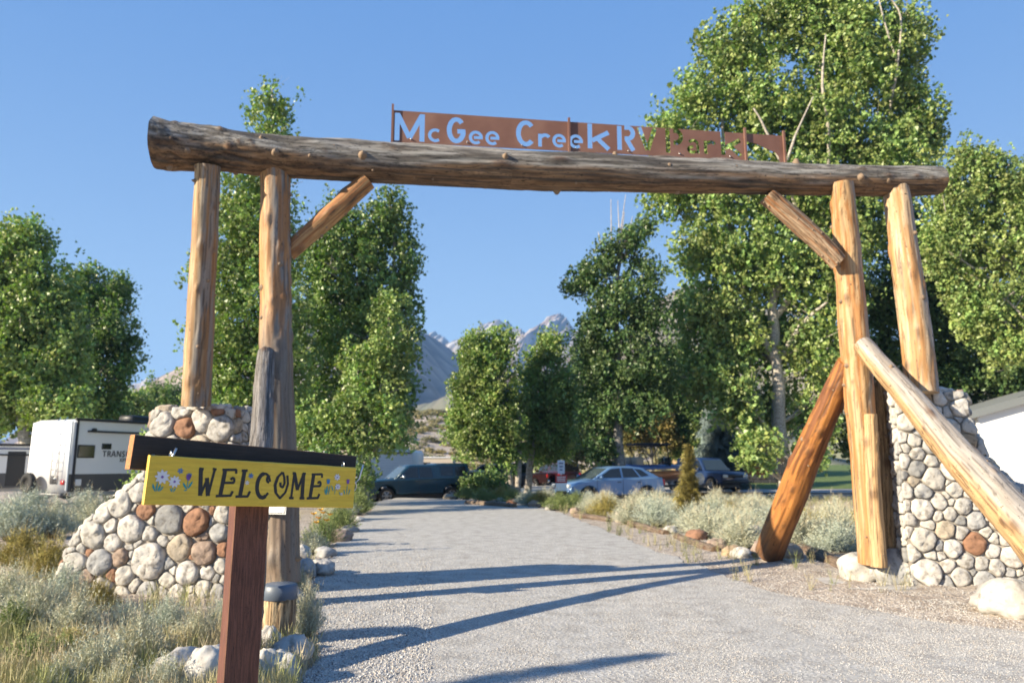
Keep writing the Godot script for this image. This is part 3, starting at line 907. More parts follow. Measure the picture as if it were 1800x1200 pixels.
# packs stones of several sizes into an outline; fixed: [u, v, r] stones set by hand
func pack(outline: PackedVector2Array, sizes: Array, fixed: Array, seed_: int) -> Array:
	var g := RandomNumberGenerator.new(); g.seed = seed_
	var lo := outline[0]; var hi := outline[0]
	for p in outline: lo = lo.min(p); hi = hi.max(p)
	var c := []
	for f in fixed: c.append([Vector2(f[0], f[1]), f[2]])
	for s in sizes:
		for i in s[1]:
			for attempt in 25:
				var p := Vector2(g.randf_range(lo.x, hi.x), g.randf_range(lo.y, hi.y))
				if not Geometry2D.is_point_in_polygon(p, outline): continue
				var ok := true
				for q in c:
					if q[0].distance_to(p) < (q[1] + s[0]) * 0.88: ok = false; break
				if ok:
					c.append([p, s[0] * g.randf_range(0.9, 1.1)])
					break
	var out := []
	for i in c.size():
		var poly := outline.duplicate()
		var p: Vector2 = c[i][0]
		for j in c.size():
			if j == i: continue
			var d: Vector2 = c[j][0] - p
			var L := d.length()
			if L > 0.9: continue
			var t: float = (L * L + c[i][1] * c[i][1] - c[j][1] * c[j][1]) / (2.0 * L)
			var n := d / L
			poly = clip_half(poly, n, n.dot(p) + t)
			if poly.size() < 3: break
		if poly.size() < 3: continue
		var big: float = c[i][1] * 2.3
		for k in 10:
			var n := Vector2.from_angle(TAU * k / 10.0 + i)
			poly = clip_half(poly, n, n.dot(p) + big)
		out.append([poly, c[i][1], i])
	return out

func stone_mesh(poly: PackedVector2Array, O: Vector3, U: Vector3, V: Vector3, N: Vector3, g: RandomNumberGenerator, proud := 1.0) -> ArrayMesh:
	var ctr := Vector2.ZERO; var area := 0.0
	for i in poly.size():
		var a := poly[i]; var b := poly[(i + 1) % poly.size()]
		var cr := a.cross(b); area += cr; ctr += (a + b) * cr
	if absf(area) < 1e-6: return null
	ctr /= 3.0 * area
	area = absf(area) * 0.5
	var K := 18
	var rad := []
	for k in K:
		var d := Vector2.from_angle(TAU * k / K)
		var best := 1e9
		for i in poly.size():
			var h = Geometry2D.segment_intersects_segment(ctr, ctr + d * 5.0, poly[i], poly[(i + 1) % poly.size()])
			if h != null: best = minf(best, ctr.distance_to(h))
		rad.append(best if best < 1e8 else 0.03)
	var mean := sqrt(area / PI)
	for pass_ in 2:
		var r2 := []
		for k in K:
			var av: float = (rad[(k + 1) % K] + rad[(k + K - 1) % K]) * 0.5
			r2.append(minf(lerpf(rad[k], av, 0.22), rad[k] * 1.03))
		rad = r2
	for k in K: rad[k] = minf(rad[k] - 0.006, mean * 1.9) * (0.97 + 0.06 * noise.get_noise_2d(k * 0.7 + ctr.x * 31.0, ctr.y * 31.0))
	var H := clampf(mean * g.randf_range(0.26, 0.44), 0.022, 0.075) * proud
	var tilt := Vector2(g.randfn(), g.randfn()) * 0.22
	var s := st()
	var rings := []
	var so := g.randf() * 50.0
	for rg in [[1.0, -0.5], [1.0, 0.28], [0.95, 0.68], [0.85, 0.92], [0.52, 1.0]]:
		var row := PackedVector3Array()
		for k in K:
			var d := Vector2.from_angle(TAU * k / K)
			var q: Vector2 = ctr + d * rad[k] * rg[0]
			var lump: float = 1.0 + 0.55 * noise.get_noise_2d(q.x * 9.0 + so, q.y * 9.0) * (0.3 + rg[1])
			var hh: float = H * rg[1] * lump + (q - ctr).dot(tilt) * (0.3 if rg[1] > 0 else 0.0)
			row.append(O + U * q.x + V * q.y + N * hh)
		rings.append(row)
	var inside := O + U * ctr.x + V * ctr.y - N * 0.2
	for i in rings.size() - 1:
		for k in K: quad(s, rings[i][k], rings[i][(k + 1) % K], rings[i + 1][(k + 1) % K], rings[i + 1][k], inside)
	var top := O + U * ctr.x + V * ctr.y + N * H * (1.0 + 0.1 * g.randfn())
	for k in K: tri(s, rings[-1][k], rings[-1][(k + 1) % K], top, inside)
	return done(s)

func wall(label: String, A: Vector3, U: Vector3, N: Vector3, outline: PackedVector2Array, thick: float, inner_h: float, sizes: Array, fixed: Array, tones: Array, seed_: int, inner_sizes: Array) -> void:
	var g := RandomNumberGenerator.new(); g.seed = seed_
	var root := thing("stone_pillar", label, "stone pillar", A)
	var V := Vector3.UP
	# mortar core
	var s := st(false)
	var t := Geometry2D.triangulate_polygon(outline)
	var core := inset(outline, 0.025)
	for side in [0, 1]:
		var off := N * (-0.015 if side == 0 else -thick)
		for k in range(0, t.size(), 3):
			var v := []
			for q in 3: v.append(U * core[t[k + q]].x + V * core[t[k + q]].y + off)
			facing(s, v[0], v[1], v[2], N if side == 0 else -N)
	var mid := U * 0.6 + V * 0.7 - N * thick * 0.5
	for i in core.size():
		var a := core[i]; var b := core[(i + 1) % core.size()]
		quad(s, U * a.x + V * a.y - N * 0.015, U * b.x + V * b.y - N * 0.015, U * b.x + V * b.y - N * thick, U * a.x + V * a.y - N * thick, mid)
	build("mortar", s, M.mortar, root)
	var faces := [[Vector3.ZERO, U, V, N, outline, sizes, fixed]]
	var sgn := 1.0
	faces.append([Vector3.ZERO, -N, V, -U, pv([0.0, 0.0, thick, 0.0, thick, inner_h, 0.0, inner_h]), inner_sizes, []])
	# top and slope faces, one per outline edge above the ground
	for i in outline.size():
		var a := outline[i]; var b := outline[(i + 1) % outline.size()]
		if a.distance_to(b) < 0.12 or (absf(a.x) < 0.01 and absf(b.x) < 0.01) or (a.y < 0.01 and b.y < 0.01): continue
		var e := (b - a).normalized(); var L := a.distance_to(b)
		var nn := Vector2(e.y, -e.x)
		if nn.dot((a + b) * 0.5 - Vector2(0.4, 0.5)) < 0: nn = -nn
		faces.append([U * a.x + V * a.y, U * e.x + V * e.y, -N, U * nn.x + V * nn.y, pv([0.0, 0.0, L, 0.0, L, thick, 0.0, thick]), [[0.15, 4], [0.10, 6], [0.07, 8]], []])
	for fi in faces.size():
		var f: Array = faces[fi]
		for c in pack(f[4], f[5], f[6], seed_ + fi * 7):
			var m := stone_mesh(c[0], f[0], f[1], f[2], f[3], g)
			if m == null: continue
			var w: int = tones[g.randi() % tones.size()]
			if c[2] < f[6].size(): w = f[6][c[2]][3]
			put("stone", m, M.stones[w], root)

func make_walls() -> void:
	wall("left cobblestone pillar stepping down to a low sloping wall in sagebrush", G(394, 1054), Vector3(-0.99, 0, -0.14).normalized(), Vector3(-0.14, 0, 0.99).normalized(),
		pv([0.0, 0.0, 2.28, 0.0, 2.22, 0.15, 2.06, 0.56, 1.90, 0.82, 1.52, 1.12, 1.16, 1.45, 1.10, 2.21, 0.0, 2.21]), 0.6, 2.21,
		[[0.14, 14], [0.11, 32], [0.085, 44], [0.058, 44], [0.036, 40]], [[0.98, 0.42, 0.22, 2], [0.76, 0.90, 0.19, 7], [1.24, 0.78, 0.17, 2], [1.72, 0.70, 0.16, 0], [0.40, 0.88, 0.16, 6], [0.28, 0.52, 0.15, 8], [0.60, 0.56, 0.15, 4], [0.18, 1.96, 0.17, 1], [0.64, 1.98, 0.14, 6], [0.92, 2.0, 0.15, 1], [0.42, 2.06, 0.13, 2]],
		[0, 0, 0, 1, 1, 2, 2, 0, 4, 2, 3, 1, 6, 3, 8, 1, 0, 7, 3], 301, [[0.11, 8], [0.085, 16], [0.055, 26]])
	wall("right cobblestone pillar stepping down behind the leaning log", G(1601, 1034), Vector3(0.985, 0, 0.17).normalized(), Vector3(-0.17, 0, 0.985).normalized(),
		pv([0.0, 0.0, 2.9, 0.0, 2.7, 0.3, 2.0, 0.78, 1.34, 1.30, 1.06, 1.62, 0.97, 1.95, 0.90, 2.15, 0.86, 2.48, 0.0, 2.52]), 0.66, 2.52,
		[[0.135, 12], [0.105, 40], [0.08, 60], [0.055, 70], [0.034, 40]], [[0.22, 0.20, 0.17, 2], [0.20, 0.60, 0.15, 0], [0.80, 0.56, 0.14, 6], [0.22, 0.98, 0.14, 2], [0.60, 0.16, 0.12, 1], [0.62, 2.0, 0.14, 0], [0.80, 1.80, 0.13, 5], [0.34, 2.36, 0.12, 5]],
		[0, 0, 0, 2, 2, 2, 1, 1, 0, 4, 3, 3, 7, 8, 2, 1, 2, 0], 302, [[0.095, 12], [0.07, 24], [0.05, 40]])

# ---------- logs ----------
func log_shape(pts: Array, rad: Array, look: Dictionary, seed_: int) -> ArrayMesh:
	var g := RandomNumberGenerator.new(); g.seed = seed_
	var total := 0.0
	for i in pts.size() - 1: total += pts[i].distance_to(pts[i + 1])
	var n := int(clampf(total / 0.05, 20, 220))
	var seg := 72
	var s := st()
	var so := g.randf() * 100.0
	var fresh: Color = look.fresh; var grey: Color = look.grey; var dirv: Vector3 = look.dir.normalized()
	var cracks := []
	for k in int(look.get("cracks", 7)):
		var f0 := g.randf_range(-0.2, 0.8)
		cracks.append([g.randf() * TAU, f0, f0 + g.randf_range(0.15, 0.6), g.randf_range(0.06, 0.12)])
	var smooth: bool = look.get("smooth", false)
	var spots := []
	for k in int(total * look.get("spots", 6.5)):
		spots.append([g.randf() * TAU, g.randf() * total, g.randf_range(0.022, 0.075)])
	var rings := []
	for i in n + 1:
		var t := float(i) / n * (pts.size() - 1)
		var k: int = min(int(t), pts.size() - 2)
		var f := t - k
		var p: Vector3 = pts[k].cubic_interpolate(pts[k + 1], pts[max(k - 1, 0)], pts[min(k + 2, pts.size() - 1)], f)
		var r := lerpf(rad[k], rad[k + 1], f)
		var ax: Vector3 = (pts[-1] - pts[0]).normalized()
		var b1 := ax.cross(Vector3(0, 0, 1)).normalized()
		if absf(ax.z) > 0.9: b1 = ax.cross(Vector3.UP).normalized()
		var b2 := ax.cross(b1)
		var along := total * i / n
		p += (b1 * noise2.get_noise_2d(along * 0.5 + so, 3.0) + b2 * noise2.get_noise_2d(along * 0.5 + so, 9.0)) * 0.02
		var row := []
		for q in seg + 1:
			var a := TAU * (q % seg) / seg
			var d := b1 * cos(a) + b2 * sin(a)
			var lump := noise2.get_noise_3d(d.x * 1.1 + so, d.y * 1.1 + along * 0.9, d.z * 1.1)
			var ridge_ := noise.get_noise_3d(d.x * 3.0 + so, along * 0.35, d.z * 3.0 + d.y * 3.0)
			var rr := r * (1.0 + 0.10 * lump + 0.035 * ridge_)
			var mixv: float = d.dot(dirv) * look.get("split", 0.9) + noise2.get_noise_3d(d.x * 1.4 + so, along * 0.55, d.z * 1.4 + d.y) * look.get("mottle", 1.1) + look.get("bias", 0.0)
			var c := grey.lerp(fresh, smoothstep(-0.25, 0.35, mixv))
			var st_ := noise2.get_noise_3d(d.x * 4.0 + so + 30.0, along * 0.5, d.z * 4.0 + d.y * 4.0)
			if smooth:
				var big := noise2.get_noise_3d(d.x * 1.5 + so + 70.0, along * 0.9, d.z * 1.5 + d.y * 1.5)
				st_ = st_ * 0.6 + big * 0.9 + look.get("stained", 0.17)
			for sp in spots:
				var dl: float = along - sp[1]
				if absf(dl) > sp[2] * 2.2: continue
				var dd: float = Vector2(wrapf(a - sp[0], -PI, PI) * r, dl * 0.6).length() / sp[2]
				if dd < 1.0:
					rr += sp[2] * 0.30 * (1.0 - dd * dd)
					c = c.lerp(Color(0.13, 0.06, 0.025), 0.75 * smoothstep(1.0, 0.25, dd))
				elif dd < 1.8: c = c.lerp(look.get("stain", c), 0.55 * (1.8 - dd))
			var bl := noise2.get_noise_3d(d.x * 6.0 + so + 60.0, along * 0.9, d.z * 6.0 + d.y * 6.0)
			if bl > look.get("blotch", 0.26 if look.get("smooth", false) else 0.10): c = c.lerp(c * Color(0.36, 0.33, 0.31), clampf((bl - 0.10) * 5.0, 0, 0.85))
			if look.has("stain") and st_ > 0.10: c = c.lerp(look.stain, clampf((st_ - 0.10) * 4.5, 0, 0.85))
			for cr in cracks:
				var fr := float(i) / n
				if fr < cr[1] or fr > cr[2]: continue
				var tap: float = minf(1.0, minf(fr - cr[1], cr[2] - fr) * 8.0)
				var da := absf(wrapf(a - cr[0] - 0.5 * noise2.get_noise_2d(along * 0.7 + cr[0] * 9.0, 4.0), -PI, PI))
				var wd: float = cr[3] * tap + 0.02
				if da < wd:
					rr -= r * 0.09 * tap * (1.0 - da / wd)
					c = c.lerp(Color(0.035, 0.026, 0.02), 0.85 * (1.0 - da / wd))
			if look.has("foot"): c = c.lerp(look.foot, smoothstep(look.get("foot_at", 0.75), minf(1.0, look.get("foot_at", 0.75) + 0.25), float(i) / n) * 0.8)
			row.append([p + d * rr, Vector2(float(q) / seg, along * 0.28 + so), c])
		rings.append([row, p])
	for i in n:
		for q in seg:
			for c in [[0, 0, 1, 0, 1, 1], [0, 0, 1, 1, 0, 1]]:
				var v := [rings[i + c[0]][0][q + c[1]], rings[i + c[2]][0][q + c[3]], rings[i + c[4]][0][q + c[5]]]
				var nn: Vector3 = (v[0][0] - v[2][0]).cross(v[0][0] - v[1][0])
				if nn.dot(v[0][0] - rings[i][1]) < 0: v = [v[0], v[2], v[1]]
				for w in v:
					s.set_color(w[2]); s.set_uv(w[1]); s.add_vertex(w[0])
	s.set_smooth_group(-1)
	for e in [0, n]:
		var row: Array = rings[e][0]
		var ctr: Vector3 = rings[e][1]
		var axis: Vector3 = (pts[0] - pts[1]).normalized() if e == 0 else (pts[-1] - pts[-2]).normalized()
		for q in seg:
			var v := [ctr, row[q][0], row[q + 1][0]]
			if (v[0] - v[2]).cross(v[0] - v[1]).dot(axis) < 0: v = [v[0], v[2], v[1]]
			for w in v:
				s.set_color(look.get("end", fresh)); s.set_uv(Vector2(w.x + w.z, w.y) * 0.5); s.add_vertex(w)
	return done(s)

var knot_shape: ArrayMesh
func logs(called: String, spec: Array, look: Dictionary, seed_: int, parent: Node, knots := 8, label := "") -> MeshInstance3D:
	var pts := []; var rad := []
	for k in spec:
		pts.append(P(k[0], k[1], k[2])); rad.append(k[3] * 0.5 * k[2] / F)
	var o := put(called, log_shape(pts, rad, look, seed_), M.pole if look.get("smooth", false) else M.log, parent)
	if label: o.set_meta("label", label)
	if knot_shape == null:
		var s := st()
		lathe(s, [Vector2(1.5, -0.3), Vector2(1.25, 0.1), Vector2(0.85, 0.55), Vector2(0.62, 1.0), Vector2(0.3, 1.15), Vector2(0, 1.1)], 9)
		knot_shape = done(s)
	var g := RandomNumberGenerator.new(); g.seed = seed_ + 5
	for i in knots:
		var t := (i + g.randf_range(0.1, 0.9)) / knots * (pts.size() - 1) * 0.96 + 0.02
		var k: int = min(int(t), pts.size() - 2)
		var f := t - k
		var p: Vector3 = pts[k].cubic_interpolate(pts[k + 1], pts[max(k - 1, 0)], pts[min(k + 2, pts.size() - 1)], f)
		var r := lerpf(rad[k], rad[k + 1], f)
		var ax: Vector3 = (pts[-1] - pts[0]).normalized()
		var to_eye := (EYE - p).normalized()
		var d := (to_eye - ax * ax.dot(to_eye)).normalized()
		d = d.rotated(ax, g.randf_range(-1.6, 1.6))
		var kn := put("knot", knot_shape, M.knot, o)
		var y := d.normalized(); var x := y.cross(ax).normalized(); var z := x.cross(y)
		var sz: float = (0.006 + 0.024 * pow(g.randf(), 1.6)) * look.get("knots", 1.0)
		kn.transform = Transform3D(Basis(x * sz, y * sz * g.randf_range(0.5, 1.5), z * sz), p + d * r * 0.98)
	return o

func make_gateway() -> void:
	var gate := thing("log_gateway", "weathered log gateway whose heavy beam spans the gravel road on leaning posts", "gateway")
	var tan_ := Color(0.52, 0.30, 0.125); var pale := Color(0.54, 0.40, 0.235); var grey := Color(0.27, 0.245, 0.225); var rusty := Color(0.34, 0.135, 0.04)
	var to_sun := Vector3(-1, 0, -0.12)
	# the beam: silvery on top, brown underneath
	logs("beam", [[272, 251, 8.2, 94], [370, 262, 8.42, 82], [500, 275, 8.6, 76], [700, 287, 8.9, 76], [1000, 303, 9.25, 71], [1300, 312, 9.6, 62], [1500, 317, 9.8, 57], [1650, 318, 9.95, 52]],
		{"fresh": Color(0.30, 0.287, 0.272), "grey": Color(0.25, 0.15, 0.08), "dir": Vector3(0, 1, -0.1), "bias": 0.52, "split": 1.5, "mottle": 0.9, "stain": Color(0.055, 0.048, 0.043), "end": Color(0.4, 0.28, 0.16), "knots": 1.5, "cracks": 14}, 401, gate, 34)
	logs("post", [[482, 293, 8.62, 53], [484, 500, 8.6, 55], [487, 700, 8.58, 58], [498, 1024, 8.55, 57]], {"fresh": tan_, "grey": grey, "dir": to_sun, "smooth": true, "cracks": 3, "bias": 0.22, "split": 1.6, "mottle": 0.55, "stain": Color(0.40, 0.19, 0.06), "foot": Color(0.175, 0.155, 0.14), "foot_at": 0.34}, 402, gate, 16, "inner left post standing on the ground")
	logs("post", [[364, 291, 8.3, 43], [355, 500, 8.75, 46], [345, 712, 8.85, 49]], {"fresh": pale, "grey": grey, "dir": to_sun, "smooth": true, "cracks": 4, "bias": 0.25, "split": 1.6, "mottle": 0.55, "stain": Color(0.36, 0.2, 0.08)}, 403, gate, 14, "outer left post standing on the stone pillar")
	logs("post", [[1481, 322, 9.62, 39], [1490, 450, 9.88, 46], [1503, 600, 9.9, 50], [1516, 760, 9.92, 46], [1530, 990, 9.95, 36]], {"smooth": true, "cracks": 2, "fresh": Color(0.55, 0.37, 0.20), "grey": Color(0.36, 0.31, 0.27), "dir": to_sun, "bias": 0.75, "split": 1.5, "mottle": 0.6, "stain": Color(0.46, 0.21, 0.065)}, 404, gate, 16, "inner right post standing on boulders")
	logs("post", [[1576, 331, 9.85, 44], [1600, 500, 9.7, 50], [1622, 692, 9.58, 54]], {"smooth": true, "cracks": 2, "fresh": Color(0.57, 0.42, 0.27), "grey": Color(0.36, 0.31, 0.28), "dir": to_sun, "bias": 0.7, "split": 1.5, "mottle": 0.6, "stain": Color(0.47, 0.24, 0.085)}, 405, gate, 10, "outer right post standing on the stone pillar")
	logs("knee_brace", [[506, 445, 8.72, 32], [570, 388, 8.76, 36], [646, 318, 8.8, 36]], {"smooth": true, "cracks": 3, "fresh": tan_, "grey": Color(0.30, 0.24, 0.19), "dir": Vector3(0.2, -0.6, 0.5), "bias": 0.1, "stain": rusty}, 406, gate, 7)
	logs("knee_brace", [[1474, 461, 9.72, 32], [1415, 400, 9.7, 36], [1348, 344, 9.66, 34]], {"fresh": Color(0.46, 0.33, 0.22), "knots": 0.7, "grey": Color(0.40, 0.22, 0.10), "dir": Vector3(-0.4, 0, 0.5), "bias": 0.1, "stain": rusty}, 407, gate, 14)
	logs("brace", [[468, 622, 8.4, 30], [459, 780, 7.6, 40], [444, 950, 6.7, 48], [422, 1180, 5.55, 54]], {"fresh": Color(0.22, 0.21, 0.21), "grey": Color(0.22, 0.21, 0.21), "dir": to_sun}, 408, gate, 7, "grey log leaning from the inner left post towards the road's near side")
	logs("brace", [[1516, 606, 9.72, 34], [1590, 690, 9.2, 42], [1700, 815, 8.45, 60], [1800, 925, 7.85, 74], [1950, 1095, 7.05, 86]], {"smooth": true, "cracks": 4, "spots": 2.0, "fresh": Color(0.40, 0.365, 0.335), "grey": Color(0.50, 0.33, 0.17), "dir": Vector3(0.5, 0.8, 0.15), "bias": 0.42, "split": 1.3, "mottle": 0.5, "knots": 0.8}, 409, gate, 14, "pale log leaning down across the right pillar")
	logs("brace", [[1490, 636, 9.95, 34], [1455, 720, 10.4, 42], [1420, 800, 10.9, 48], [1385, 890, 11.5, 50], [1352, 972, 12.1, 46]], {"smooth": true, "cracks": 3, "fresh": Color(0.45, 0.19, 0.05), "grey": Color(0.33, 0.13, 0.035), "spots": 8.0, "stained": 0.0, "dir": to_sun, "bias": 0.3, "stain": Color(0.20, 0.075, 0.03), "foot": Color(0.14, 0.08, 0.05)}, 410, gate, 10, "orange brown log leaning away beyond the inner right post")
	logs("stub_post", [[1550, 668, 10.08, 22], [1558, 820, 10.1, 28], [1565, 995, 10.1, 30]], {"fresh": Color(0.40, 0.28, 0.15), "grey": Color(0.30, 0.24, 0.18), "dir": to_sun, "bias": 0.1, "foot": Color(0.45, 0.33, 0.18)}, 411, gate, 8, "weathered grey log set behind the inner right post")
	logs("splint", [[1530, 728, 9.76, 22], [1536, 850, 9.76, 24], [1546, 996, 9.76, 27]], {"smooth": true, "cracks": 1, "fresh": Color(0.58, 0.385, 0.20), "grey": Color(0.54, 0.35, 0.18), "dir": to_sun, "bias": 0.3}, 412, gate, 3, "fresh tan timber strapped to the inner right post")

# ---------- the cut steel sign on the beam ----------
func make_gate_sign() -> void:
	var a := P(688, 221, 8.86); var b := P(1378, 260, 9.68)
	var rt := b - a; rt.y = 0
	var L := rt.length(); rt = rt.normalized()
	var slope := (b.y - a.y) / L
	var root := thing("metal_sign", "long rusty steel sign with cut out letters standing on the log beam", "sign", a)
	root.rotation.y = atan2(-rt.z, rt.x)
	var nrm := Vector3(-rt.z, 0, rt.x)
	var u_at := func(px: float) -> float:
		var r := ray(px, 240); var d2 := Vector2(r.x, r.z); var o := Vector2(a.x, a.z); var e := Vector2(rt.x, rt.z)
		# EYE + k d = o + u e
		var det := d2.x * -e.y + d2.y * e.x
		return (d2.x * o.y - d2.y * o.x) / det
	var H := 0.43
	var hh := H * 0.5
	var plate := CSGPolygon3D.new()
	plate.name = "panel"
	plate.polygon = PackedVector2Array([Vector2(0, -hh), Vector2(L, -hh + slope * L), Vector2(L, hh - 0.035 + slope * L), Vector2(0, hh)])
	plate.depth = 0.006
	plate.material = M.rust
	var w := 0.064
	var glyphs := [
		["M", 693, 746, 0.05, 0.93], ["c", 752, 777, 0.06, 0.50], ["G", 785, 819, 0.06, 0.90], ["e", 824, 849, 0.06, 0.50], ["e", 853, 878, 0.06, 0.52],
		["C", 907, 941, 0.08, 0.93], ["r", 946, 966, 0.10, 0.52], ["e", 971, 995, 0.10, 0.55], ["e", 1000, 1025, 0.10, 0.56], ["k", 1033, 1070, 0.13, 0.95],
		["R", 1085, 1116, 0.13, 0.93], ["V", 1120, 1156, 0.13, 0.92], ["P", 1171, 1200, 0.13, 0.93], ["a", 1208, 1229, 0.16, 0.62], ["r", 1237, 1257, 0.16, 0.60], ["k", 1267, 1301, 0.15, 0.93]]
	for gl in glyphs:
		var u0: float = u_at.call(gl[1]); var u1: float = u_at.call(gl[2])
		var W := u1 - u0
		var y0: float = -hh + H * gl[3]; var hgt: float = H * (gl[4] - gl[3])
		var strokes := []
		var sw := w if gl[0] in ["M", "C", "G", "R", "V", "P", "k"] else (0.050 if gl[0] == "r" else 0.042)
		var m := sw * 0.5
		match gl[0]:
			"M": strokes = [pv([m, 0, m, 1]), pv([W - m, 0, W - m, 1]), pv([m * 1.2, 0.94, W * 0.5, 0.12]), pv([W - m * 1.2, 0.94, W * 0.5, 0.12])]
			"c": strokes = [arc(W * 0.52, 0.5, W * 0.52 - m, 0.5 - m / hgt, 50, 310)]
			"C": strokes = [arc(W * 0.52, 0.5, W * 0.52 - m, 0.5 - m / hgt, 42, 318, 18)]
			"G": strokes = [arc(W * 0.5, 0.5, W * 0.5 - m, 0.5 - m / hgt, 42, 352, 18), pv([W * 0.55, 0.46, W - m * 0.2, 0.46])]
			"e": strokes = [arc(W * 0.5, 0.5, W * 0.5 - m, 0.5 - m / hgt, 8, 312, 16), pv([W * 0.36, 0.50, W * 0.99, 0.50])]
			"r": strokes = [pv([m, 0, m, 1]), arc(W * 0.62, 0.55, W * 0.42, 0.36, 150, 35)]
			"k": strokes = [pv([m, 0, m, 1]), pv([m * 1.9, 0.32, W, 0.68]), pv([W * 0.45, 0.42, W, 0.0])]
			"R": strokes = [pv([m, 0, m, 1]), pv([W * 0.42, 0.94, W * 0.62, 0.94]) , arc(W * 0.60, 0.72, W * 0.30, 0.23, 88, -88), pv([W * 0.42, 0.49, W * 0.62, 0.49]), pv([W * 0.55, 0.45, W - m * 0.7, 0])]
			"V": strokes = [pv([m, 1, W * 0.5, 0.07]), pv([W - m, 1, W * 0.5, 0.07])]
			"P": strokes = [pv([m * 0.8, 0, m * 0.8, 1]), pv([W * 0.45, 0.93, W * 0.62, 0.93]), arc(W * 0.58, 0.68, W * 0.33, 0.25, 88, -88), pv([W * 0.45, 0.43, W * 0.60, 0.43])]
			"a": strokes = [pv([W - m, 0, W - m, 0.6]), arc(W * 0.5, 0.62, W * 0.5 - m, 0.30, 5, 150), arc(W * 0.42, 0.26, W * 0.34, 0.20, 75, 330)]
		for sk in strokes:
			var p2 := PackedVector2Array()
			for q in sk:
				var uu: float = u0 + q.x
				p2.append(Vector2(uu, y0 + q.y * hgt + slope * uu))
			for poly in Geometry2D.offset_polyline(p2, m, Geometry2D.JOIN_MITER, Geometry2D.END_BUTT):
				if Geometry2D.is_polygon_clockwise(poly): continue
				var cut := CSGPolygon3D.new()
				cut.name = "letter_cut"
				cut.operation = CSGShape3D.OPERATION_SUBTRACTION
				cut.polygon = poly
				cut.depth = 0.1
				cut.position.z = 0.05
				cut.material = M.rust
				plate.add_child(cut, true)
	# the bare end bay: the sheet is torn away below
	var uB: float = u_at.call(1311); var uE: float = u_at.call(1374)
	var tear := CSGPolygon3D.new()
	tear.name = "letter_cut"; tear.operation = CSGShape3D.OPERATION_SUBTRACTION
	var yb := slope * uB
	tear.polygon = PackedVector2Array([Vector2(uB, yb - 0.3), Vector2(uE - 0.02, yb - 0.3), Vector2(uE - 0.06, yb - 0.12), Vector2(uE - 0.10, yb - 0.07), Vector2(lerpf(uB, uE, 0.6), yb - 0.03), Vector2(lerpf(uB, uE, 0.3), yb + 0.04), Vector2(uB, yb + 0.07)])
	tear.depth = 0.1; tear.position.z = 0.05; tear.material = M.rust
	plate.add_child(tear, true)
	root.add_child(plate)
	for q in [[689, 0.06], [1000, 0.02], [1309, 0.03], [1377, 0.02]]:
		var u: float = u_at.call(q[0])
		var s := st(false)
		box(s, Vector3(u, slope * u + q[1] * 0.5 - 0.03, 0.018), Vector3(0.028, H + 0.08 + q[1], 0.03))
		build("upright", s, M.rust, root)
	for i in 7:
		var u := 0.25 + i * 0.72
		var s3 := st()
		lathe(s3, [Vector2(0.011, 0), Vector2(0.011, 0.012), Vector2(0.006, 0.018), Vector2(0, 0.018)], 8, Vector3(u, -hh + 0.045 + slope * u, 0), Basis(Vector3.RIGHT, PI / 2))
		build("bolt", s3, M.steel, root)

